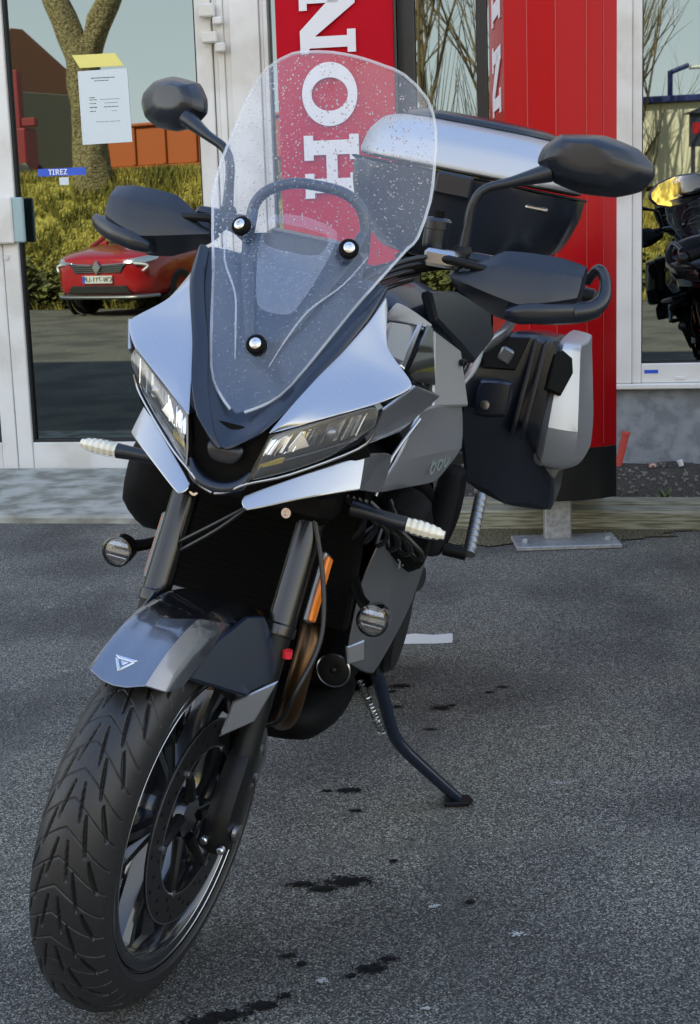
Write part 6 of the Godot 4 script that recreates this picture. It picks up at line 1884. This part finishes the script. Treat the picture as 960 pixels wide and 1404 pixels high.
# ------------------------------------------------ tank, seat, engine, luggage
func body(b: Node3D) -> void:
	var T := func(z: float, h: Array) -> Array:
		# h: half profile from the crown outwards and down
		var o := []
		for i in range(h.size() - 1, 0, -1): o.append(Vector3(-h[i][0], h[i][1], z))
		o.append(Vector3(0, h[0][1], z))
		for i in range(1, h.size()): o.append(Vector3(h[i][0], h[i][1], z))
		o.append(Vector3(0, h[-1][1] - 0.01, z))
		return o
	var tk := Geo.new()
	tk.hull([T.call(-0.36, [[0, 1.06], [0.08, 1.055], [0.13, 1.03], [0.145, 0.97], [0.11, 0.90]]), T.call(-0.42, [[0, 1.105], [0.115, 1.098], [0.176, 1.058], [0.185, 0.98], [0.14, 0.89]]), T.call(-0.52, [[0, 1.128], [0.128, 1.116], [0.205, 1.058], [0.218, 0.985], [0.17, 0.88]]), T.call(-0.66, [[0, 1.122], [0.132, 1.108], [0.212, 1.056], [0.224, 0.99], [0.17, 0.88]]), T.call(-0.80, [[0, 1.066], [0.125, 1.056], [0.203, 1.022], [0.215, 0.97], [0.15, 0.87]]), T.call(-0.92, [[0, 0.965], [0.09, 0.957], [0.140, 0.935], [0.15, 0.90], [0.11, 0.84]])], 2, 0.45)
	var tank := put("fuel_tank", tk.mesh(34), M.navy_black, b)
	for s in [-1.0, 1.0]:
		var sp := Geo.new()
		sp.plate(mx(s, [[0.138, 1.099, -0.44], [0.188, 1.106, -0.62], [0.222, 1.070, -0.80], [0.233, 1.012, -0.80], [0.231, 0.982, -0.62], [0.229, 1.024, -0.55], [0.184, 1.064, -0.44]]), 0.02, 0.005)
		put("side_pad", sp.mesh(), M.plastic, tank)
	var st := Geo.new()
	st.hull([T.call(-0.86, [[0, 0.905], [0.09, 0.90], [0.125, 0.88], [0.12, 0.84]]), T.call(-0.98, [[0, 0.868], [0.12, 0.866], [0.165, 0.845], [0.155, 0.80]]), T.call(-1.12, [[0, 0.885], [0.13, 0.88], [0.165, 0.86], [0.15, 0.81]]), T.call(-1.20, [[0, 0.955], [0.12, 0.95], [0.15, 0.925], [0.14, 0.86]]), T.call(-1.40, [[0, 0.985], [0.12, 0.98], [0.145, 0.955], [0.13, 0.90]]), T.call(-1.56, [[0, 0.995], [0.08, 0.99], [0.10, 0.965], [0.09, 0.93]])], 2, 0.4)
	put("seat", st.mesh(40), M.plastic, b)
	var tl := Geo.new()
	tl.hull([T.call(-0.90, [[0, 0.86], [0.14, 0.86], [0.16, 0.82], [0.13, 0.74]]), T.call(-1.20, [[0, 0.86], [0.15, 0.86], [0.165, 0.82], [0.14, 0.74]]), T.call(-1.60, [[0, 0.95], [0.10, 0.945], [0.12, 0.90], [0.09, 0.84]]), T.call(-1.72, [[0, 0.95], [0.06, 0.945], [0.07, 0.91], [0.05, 0.88]])], 2, 0.5)
	put("tail", tl.mesh(40), M.graphite, b)
	for s in [-1.0, 1.0]:
		var sr := Geo.new()
		sr.tube(mx(s, [[0.214, 0.925, -0.62], [0.222, 0.955, -0.75], [0.212, 0.985, -0.88], [0.204, 0.965, -0.95]]), [0.008, 0.011, 0.010, 0.007], 10, 4, 0.6)
		put("knee_strip", sr.mesh(50), M.silver, b)
		var gr := Geo.new()
		gr.hull([mx(s, [[0.196, 0.955, -0.955], [0.214, 0.962, -0.965], [0.212, 0.985, -0.97], [0.194, 0.980, -0.96]]), mx(s, [[0.225, 0.985, -1.06], [0.243, 0.992, -1.07], [0.241, 1.016, -1.075], [0.223, 1.012, -1.065]]), mx(s, [[0.215, 1.01, -1.30], [0.235, 1.012, -1.30], [0.235, 1.036, -1.30], [0.215, 1.034, -1.30]]), mx(s, [[0.13, 1.0, -1.50], [0.15, 1.0, -1.51], [0.15, 1.03, -1.51], [0.13, 1.03, -1.50]])], 2, 0.7)
		put("grab_rail", gr.mesh(50), M.alu if s > 0 else M.iron, b)
		var fr := Geo.new()
		fr.tube(mx(s, [[0.10, 0.93, -0.36], [0.17, 0.80, -0.52], [0.19, 0.66, -0.80], [0.17, 0.55, -0.95]]), 0.02, 12, 4)
		fr.tube(mx(s, [[0.17, 0.72, -0.78], [0.17, 0.82, -1.05], [0.14, 0.86, -1.4]]), 0.014, 10, 4)
		put("frame_tube", fr.mesh(50), M.flat_black, b)
		# foot rest hanger and rest
		var hg := Geo.new()
		hg.hull([mx(s, [[0.20, 0.76, -0.74], [0.255, 0.76, -0.74], [0.255, 0.76, -0.84], [0.20, 0.76, -0.84]]), mx(s, [[0.20, 0.66, -0.70], [0.262, 0.66, -0.70], [0.262, 0.66, -0.80], [0.20, 0.66, -0.80]]), mx(s, [[0.19, 0.59, -0.66], [0.25, 0.59, -0.66], [0.25, 0.59, -0.74], [0.19, 0.59, -0.74]])], 2, 0.5)
		var han := put("foot_rest_hanger", hg.mesh(36), M.flat_black, b)
		var pg := Geo.new()
		var p0 := Vector3(0.288 * s, 0.708, -0.80); var p1 := Vector3(0.300 * s, 0.612, -0.70)
		var prof := [Vector2(0, 0), Vector2(0.011, 0)]
		for k in 9: prof.append_array([Vector2(0.0125, 0.006 + 0.014 * k), Vector2(0.0125, 0.015 + 0.014 * k), Vector2(0.0110, 0.017 + 0.014 * k)])
		prof.append_array([Vector2(0.013, 0.138), Vector2(0, 0.138)])
		pg.lathe(prof, along(p0, p1), 14)
		put("foot_rest", pg.mesh(26), grey(0.32, 0.5, 1.0), han)
		var pj := Geo.new()
		pj.tube([p1 + Vector3(-0.05 * s, -0.0, 0.0), p1 + Vector3(-0.005 * s, 0.0, 0.0)], 0.013, 10)
		put("pivot", pj.mesh(40), M.iron, han)
		pannier(b, s)
	engine(b)
	top_box(b)
	side_stand(b)
	wheel(b, Transform3D(), Vector3(0, 0.315, -1.418), 0.315, 0.088, true)
	var sw := Geo.new()
	for s in [-1.0, 1.0]: sw.hull([mx(s, [[0.09, 0.40, -0.92], [0.135, 0.40, -0.92], [0.135, 0.50, -0.92], [0.09, 0.50, -0.92]]), mx(s, [[0.105, 0.28, -1.45], [0.14, 0.28, -1.45], [0.14, 0.35, -1.45], [0.105, 0.35, -1.45]])], 2, 0.6)
	put("swing_arm", sw.mesh(36), M.iron, b)
	var rm := Geo.new()
	rm.lathe([Vector2(0.33, 0.05), Vector2(0.342, 0.0), Vector2(0.33, -0.05), Vector2(0.325, -0.05), Vector2(0.337, 0.0), Vector2(0.325, 0.05)], Transform3D(Basis(Vector3(0, 0, 1), Vector3(1, 0, 0), Vector3(0, 1, 0)), Vector3(0, 0.315, -1.418)), 24, true, -0.2, 1.4)
	put("hugger", rm.mesh(40), M.flat_black, b)

func engine(b: Node3D) -> void:
	# radiator with its grille, engine block, exhaust
	var rd := Geo.new()
	rd.box(Vector3(0, 0.665, -0.315), Vector3(0.33, 0.27, 0.035), 0.006, Basis(Vector3.RIGHT, 0.18))
	var rad := put("radiator", rd.mesh(), M.flat_black, b)
	var fn := Geo.new()
	for k in 22: fn.box(Vector3(0, 0.545 + 0.011 * k, -0.318 - 0.0 + (0.665 - 0.545 - 0.011 * k) * -0.18 + 0.0205), Vector3(0.30, 0.0035, 0.006), 0.001)
	stuff(put("fins", fn.mesh(), M.flat_black, rad))
	var en := Geo.new()
	en.hull([mx(1, [[-0.15, 0.80, -0.40], [0.15, 0.80, -0.40], [0.17, 0.62, -0.38], [0.15, 0.36, -0.40], [-0.15, 0.36, -0.40], [-0.17, 0.62, -0.38]]), mx(1, [[-0.17, 0.78, -0.6], [0.17, 0.78, -0.6], [0.20, 0.58, -0.6], [0.17, 0.30, -0.6], [-0.17, 0.30, -0.6], [-0.20, 0.58, -0.6]]), mx(1, [[-0.15, 0.70, -0.88], [0.15, 0.70, -0.88], [0.18, 0.55, -0.88], [0.14, 0.32, -0.86], [-0.14, 0.32, -0.86], [-0.18, 0.55, -0.88]])], 2, 0.55)
	var eng := put("engine", en.mesh(36), M.flat_black, b)
	for s in [-1.0, 1.0]:
		var cv := Geo.new()
		cv.lathe([Vector2(0, 0.0), Vector2(0.085, 0.0), Vector2(0.085, 0.025 * s), Vector2(0.075, 0.036 * s), Vector2(0, 0.038 * s)], axle(Vector3(0.175 * s, 0.44, -0.66)), 40)
		put("engine_cover", cv.mesh(30), M.iron, eng)
	var hd := Geo.new()
	hd.box(Vector3(0, 0.80, -0.40), Vector3(0.30, 0.12, 0.24), 0.03)
	hd.box(Vector3(0, 0.88, -0.20), Vector3(0.20, 0.18, 0.18), 0.03)
	hd.box(Vector3(0, 0.78, -0.20), Vector3(0.28, 0.07, 0.12), 0.02)
	hd.box(Vector3(0, 0.96, -0.30), Vector3(0.26, 0.16, 0.16), 0.03)
	put("air_box", hd.mesh(), M.flat_black, b)
	for x in [-0.085, 0.0, 0.105]:
		var q := Geo.new()
		q.tube([Vector3(x * 0.9, 0.53, -0.36), Vector3(x, 0.50, -0.325), Vector3(x, 0.44, -0.305), Vector3(x * 0.9, 0.36, -0.325), Vector3(x * 0.6, 0.31, -0.40)], 0.0195, 18, 5)
		put("exhaust_header", q.mesh(50), M.bronze, b)
	var cl := Geo.new()
	cl.hull([mx(1, [[-0.06, 0.35, -0.36], [0.12, 0.35, -0.36], [0.13, 0.28, -0.37], [-0.05, 0.27, -0.37]]), mx(1, [[-0.10, 0.36, -0.48], [0.155, 0.37, -0.46], [0.165, 0.27, -0.47], [-0.09, 0.24, -0.48]]), mx(1, [[-0.13, 0.34, -0.80], [0.15, 0.34, -0.78], [0.15, 0.23, -0.78], [-0.13, 0.22, -0.80]])], 2, 0.4)
	put("silencer", cl.mesh(50), M.flat_black, b)
	# horn with a bright rim
	var c := Vector3(0.153, 0.452, -0.345)
	var x := Transform3D(Basis(Vector3(1, 0, 0), Vector3(0, 0, 1), Vector3(0, -1, 0)), c)
	var hn := Geo.new()
	hn.lathe([Vector2(0, -0.03), Vector2(0.022, -0.03), Vector2(0.029, -0.006), Vector2(0.029, 0.0), Vector2(0.020, 0.004), Vector2(0.006, 0.002), Vector2(0.0, 0.006)], x, 36)
	var horn := put("horn", hn.mesh(36), M.iron, b)
	var rg := Geo.new()
	rg.lathe([Vector2(0.0285, -0.002), Vector2(0.0305, 0.0), Vector2(0.0285, 0.002), Vector2(0.0270, 0.0)], x, 40, true)
	put("rim", rg.mesh(50), M.steel, horn)
	# wiring tucked under the nose
	for k in 6:
		var w := Geo.new()
		var o := 0.02 * k
		w.tube([Vector3(0.13 + o * 0.5, 0.79, -0.22), Vector3(0.17 + o, 0.75 - o * 0.3, -0.26), Vector3(0.15 + o, 0.70, -0.30), Vector3(0.19, 0.74 + o * 0.3, -0.34)], 0.004, 6, 4)
		put("wiring", w.mesh(50), M.cable, b)

func pannier(b: Node3D, s: float) -> void:
	var side: String = "left" if s > 0 else "right"
	var bd := Geo.new()
	# front section runs to the rear section
	var A := func(z: float, d: float) -> Array: return mx(s, [[0.168, 0.880, z], [0.186, 0.952, z - 0.02], [0.236, 1.0, z - 0.05], [0.286, 1.006 - d, z - 0.07], [0.336, 1.006 - d, z - 0.08], [0.348, 0.99 - d, z - 0.08], [0.350, 0.80, z - 0.06], [0.350, 0.735, z - 0.075], [0.40, 0.69, z - 0.13], [0.41, 0.60, z - 0.17], [0.306, 0.605, z - 0.10], [0.205, 0.632, z - 0.09], [0.172, 0.79, z]])
	var rear := mx(s, [[0.175, 0.880, -1.57], [0.19, 0.94, -1.57], [0.24, 0.975, -1.57], [0.286, 0.985, -1.56], [0.336, 0.985, -1.56], [0.348, 0.97, -1.56], [0.350, 0.80, -1.58], [0.350, 0.735, -1.58], [0.40, 0.69, -1.56], [0.41, 0.60, -1.54], [0.306, 0.605, -1.55], [0.205, 0.632, -1.55], [0.175, 0.79, -1.57]])
	bd.hull([A.call(-1.08, 0.0), A.call(-1.14, 0.0), rear], 2, 0.8)
	var p := put("pannier", bd.mesh(26), M.plastic, b)
	tag(p, "hard side case on the motorcycle's %s flank" % side)
	var Y := func(y: float, k0: float) -> Array:
		var k := k0
		var f := k0 + (0.24 * (y - 0.81) if y > 0.81 else 0.45 * (0.81 - y))
		return mx(s, [[0.338, y, -1.125 - f], [lerpf(0.392, 0.438, clampf((0.99 - y) / 0.2, 0, 1)), y, -1.162 - f], [lerpf(0.400, 0.452, clampf((0.99 - y) / 0.22, 0, 1)), y, -1.30], [lerpf(0.395, 0.455, clampf((0.99 - y) / 0.22, 0, 1)), y, -1.53 + k], [0.338, y, -1.575 + k]])
	var ld := Geo.new()
	ld.hull([Y.call(1.0, 0.012), Y.call(0.985, 0.0), Y.call(0.94, 0.0), Y.call(0.81, 0.0), Y.call(0.74, 0.0), mx(s, [[0.338, 0.710, -1.175], [0.405, 0.710, -1.20], [0.438, 0.712, -1.29], [0.44, 0.712, -1.52], [0.338, 0.715, -1.57]])], 2, 0.74)
	put("lid", ld.mesh(20), M.satin_silver, p)
	var nk := Geo.new()
	nk.plate(mx(s, [[0.337, 0.893, -1.143], [0.372, 0.886, -1.152], [0.386, 0.938, -1.172], [0.376, 0.968, -1.180], [0.352, 0.980, -1.178], [0.337, 0.970, -1.162]]), 0.02, 0.004)
	put("handle_recess", nk.mesh(), M.flat_black, p)
	var lg := Geo.new()
	lg.hull([mx(s, [[0.202, 0.895, -1.055], [0.275, 0.905, -1.055], [0.275, 0.83, -1.055], [0.206, 0.815, -1.055]]), mx(s, [[0.198, 0.902, -1.09], [0.282, 0.912, -1.09], [0.282, 0.82, -1.09], [0.202, 0.805, -1.09]])], 2, 0.8)
	put("lock_block", lg.mesh(), M.plastic, p)
	var rc := Geo.new()
	rc.plate(mx(s, [[0.196, 0.948, -1.093], [0.236, 0.990, -1.121], [0.282, 0.997, -1.138], [0.268, 0.924, -1.112], [0.202, 0.916, -1.090]]), 0.012, 0.003)
	put("recess", rc.mesh(), M.flat_black, p)
	var lh := Geo.new()
	lh.box(Vector3(0.242 * s, 0.953, -1.104), Vector3(0.030, 0.034, 0.018), 0.005, Basis(Vector3(0, 0, 1), -0.3 * s))
	put("mounting_hook", lh.mesh(), M.graphite, p)
	var lk := Geo.new()
	var lc := Vector3(0.227 * s, 0.845, -1.054)
	lk.lathe([Vector2(0, 0), Vector2(0.011, 0), Vector2(0.010, 0.005), Vector2(0, 0.006)], along(lc, lc + Vector3(0, 0, 1)), 20)
	put("lock", lk.mesh(), M.bright, p)
	for k in 2:
		var rb := Geo.new()
		var xx := 0.292 + 0.022 * k
		rb.hull([mx(s, [[xx, 1.000, -1.143], [xx + 0.009, 1.000, -1.143], [xx + 0.009, 1.0, -1.16], [xx, 1.0, -1.16]]), mx(s, [[xx - 0.004, 0.82, -1.1165], [xx + 0.006, 0.82, -1.1165], [xx + 0.006, 0.82, -1.14], [xx - 0.004, 0.82, -1.14]]), mx(s, [[xx - 0.006, 0.775, -1.128], [xx + 0.004, 0.775, -1.128], [xx + 0.004, 0.775, -1.15], [xx - 0.006, 0.775, -1.15]])], 1, 0.8)
		put("rib", rb.mesh(), M.plastic, p)

func top_box(b: Node3D) -> void:
	var L := func(y: float, w: float, z0: float, z1: float) -> Array:
		var c := 0.075
		return mx(1, [[-w + c, y, z0 + 0.0], [0, y, z0 + 0.012], [w - c, y, z0], [w, y, z0 - c * 1.2], [w, y, z1 + c], [w - c, y, z1], [-w + c, y, z1], [-w, y, z1 + c], [-w, y, z0 - c * 1.2]])
	var q := Geo.new()
	q.hull([L.call(1.090, 0.150, -1.52, -1.80), L.call(1.100, 0.19, -1.49, -1.83), L.call(1.175, 0.262, -1.46, -1.87), L.call(1.25, 0.284, -1.445, -1.89), L.call(1.300, 0.286, -1.435, -1.90), L.call(1.306, 0.282, -1.44, -1.895)], 2, 0.7)
	var p := put("top_box", q.mesh(30), M.plastic, b)
	tag(p, "black top case with a silver lid behind the windscreen")
	var ld := Geo.new()
	ld.hull([L.call(1.3075, 0.272, -1.440, -1.89), L.call(1.325, 0.276, -1.440, -1.893), L.call(1.375, 0.266, -1.455, -1.88), L.call(1.412, 0.240, -1.485, -1.85), L.call(1.428, 0.205, -1.53, -1.80)], 2, 0.75)
	put("lid", ld.mesh(26), M.satin_silver, p)
	var tp := Geo.new()
	tp.hull([L.call(1.420, 0.20, -1.530, -1.82), L.call(1.440, 0.195, -1.540, -1.81), L.call(1.452, 0.165, -1.57, -1.78)], 2, 0.6)
	put("lid_cap", tp.mesh(30), M.plastic, p)
	var sm := Geo.new()
	sm.hull([L.call(1.298, 0.289, -1.432, -1.902), L.call(1.3065, 0.289, -1.432, -1.902)], 1, 0.8)
	put("seal", sm.mesh(30), M.flat_black, p)
	var lt := Geo.new()
	lt.box(Vector3(0.0, 1.28, -1.425), Vector3(0.09, 0.055, 0.022), 0.006)
	put("latch", lt.mesh(), M.plastic, p)
	var hl := Geo.new()
	hl.box(Vector3(0.20, 1.265, -1.452), Vector3(0.055, 0.010, 0.012), 0.003, Basis(Vector3.UP, 0.3))
	put("badge", hl.mesh(), M.steel, p)
	var rk := Geo.new()
	for s in [-1.0, 1.0]:
		rk.tube(mx(s, [[0.10, 0.99, -1.40], [0.12, 1.06, -1.48], [0.12, 1.08, -1.80]]), 0.011, 10, 3)
	rk.box(Vector3(0, 1.083, -1.66), Vector3(0.26, 0.012, 0.26), 0.004)
	put("rack", rk.mesh(40), M.iron, b)

func side_stand(b: Node3D) -> void:
	var q := Geo.new()
	q.tube([Vector3(0.165, 0.40, -0.60), Vector3(0.192, 0.345, -0.625), Vector3(0.226, 0.265, -0.64), Vector3(0.252, 0.218, -0.655), Vector3(0.318, 0.158, -0.695), Vector3(0.381, 0.104, -0.735)], [0.014, 0.0135, 0.0125, 0.0125, 0.012, 0.0115], 14, 3)
	var st := put("side_stand", q.mesh(50), M.navy_black, b)
	tag(st, "black side stand propping the motorcycle on its left")
	var inv := bike_basis().inverse()
	var ft := Geo.new()
	var fp := Transform3D(inv * Basis(Vector3.UP, 0.1), Vector3(0.381, 0.090, -0.737) + inv * Vector3(0.0, 0.007, 0.0))
	ft.prism([Vector2(-0.028, -0.020), Vector2(0.022, -0.024), Vector2(0.034, -0.008), Vector2(0.030, 0.016), Vector2(-0.022, 0.022)], 0.010, fp * Transform3D(Basis(Vector3.RIGHT, -PI / 2), Vector3.ZERO), 0.003)
	put("foot", ft.mesh(), M.iron, st)
	var sp := Geo.new()
	var pts := []
	var a := Vector3(0.160, 0.352, -0.585); var c := Vector3(0.222, 0.240, -0.625)
	var fr := along(a, c)
	var l := (c - a).length()
	for k in 141:
		var t := k / 140.0
		pts.append(fr * Vector3(cos(t * TAU * 17) * 0.0065, t * l, sin(t * TAU * 17) * 0.0065))
	sp.tube(pts, 0.0016, 5)
	put("spring", sp.mesh(60), M.steel, st)
	var br := Geo.new()
	br.hull([mx(1, [[0.14, 0.43, -0.56], [0.19, 0.43, -0.56], [0.19, 0.43, -0.64], [0.14, 0.43, -0.64]]), mx(1, [[0.150, 0.37, -0.57], [0.195, 0.37, -0.57], [0.195, 0.37, -0.64], [0.150, 0.37, -0.64]])], 1, 0.8)
	put("bracket", br.mesh(), M.iron, st)
	var bt := Geo.new()
	bt.lathe([Vector2(0, 0), Vector2(0.010, 0), Vector2(0.010, 0.006), Vector2(0.006, 0.008), Vector2(0, 0.008)], along(Vector3(0.172, 0.395, -0.565), Vector3(0.2, 0.40, -0.3)), 16)
	put("bolt", bt.mesh(30), M.steel, st)

func build_motorcycle() -> Node3D:
	bike_materials()
	var b := thing("motorcycle", "grey touring motorcycle with tall windscreen leaning on its side stand", "motorcycle")
	b.transform = Transform3D(bike_basis(), Vector3(0, 0.0015, 0))
	front_end(b)
	fairing(b)
	body(b)
	return b

# ------------------------------------------------ the black machine parked at the right edge, tail to the camera's left
func build_second(first: Node3D) -> void:
	var b: Node3D = first.duplicate()
	b.name = "black_motorcycle"
	add_child(b)
	tag(b, "black motorcycle standing nose to the right window, mostly beyond the picture edge", "motorcycle")
	b.transform = Transform3D(Basis(Vector3.UP, deg_to_rad(176.0)) * Basis(Vector3(0, 0, 1), deg_to_rad(BIKE_LEAN)), Vector3(2.13, 0.0015, -2.66))
	var swap := {M.silver: M.gloss_black, M.mid_silver: M.gloss_black, M.grit_silver: M.plastic, M.graphite: M.flat_black, M.mudguard: M.gloss_black, M.satin_silver: M.gloss_black}
	var all := [b]
	while all.size():
		var o: Node = all.pop_back()
		for c in o.get_children(): all.append(c)
		if o != b and o.has_meta("label"): o.remove_meta("label")
		if o is MeshInstance3D and swap.has(o.material_override): o.material_override = swap[o.material_override]

func _ready() -> void:
	set_the_view()
	make_materials()
	build_ground()
	build_shop()
	build_signs()
	build_far_side()
	build_second(build_motorcycle())
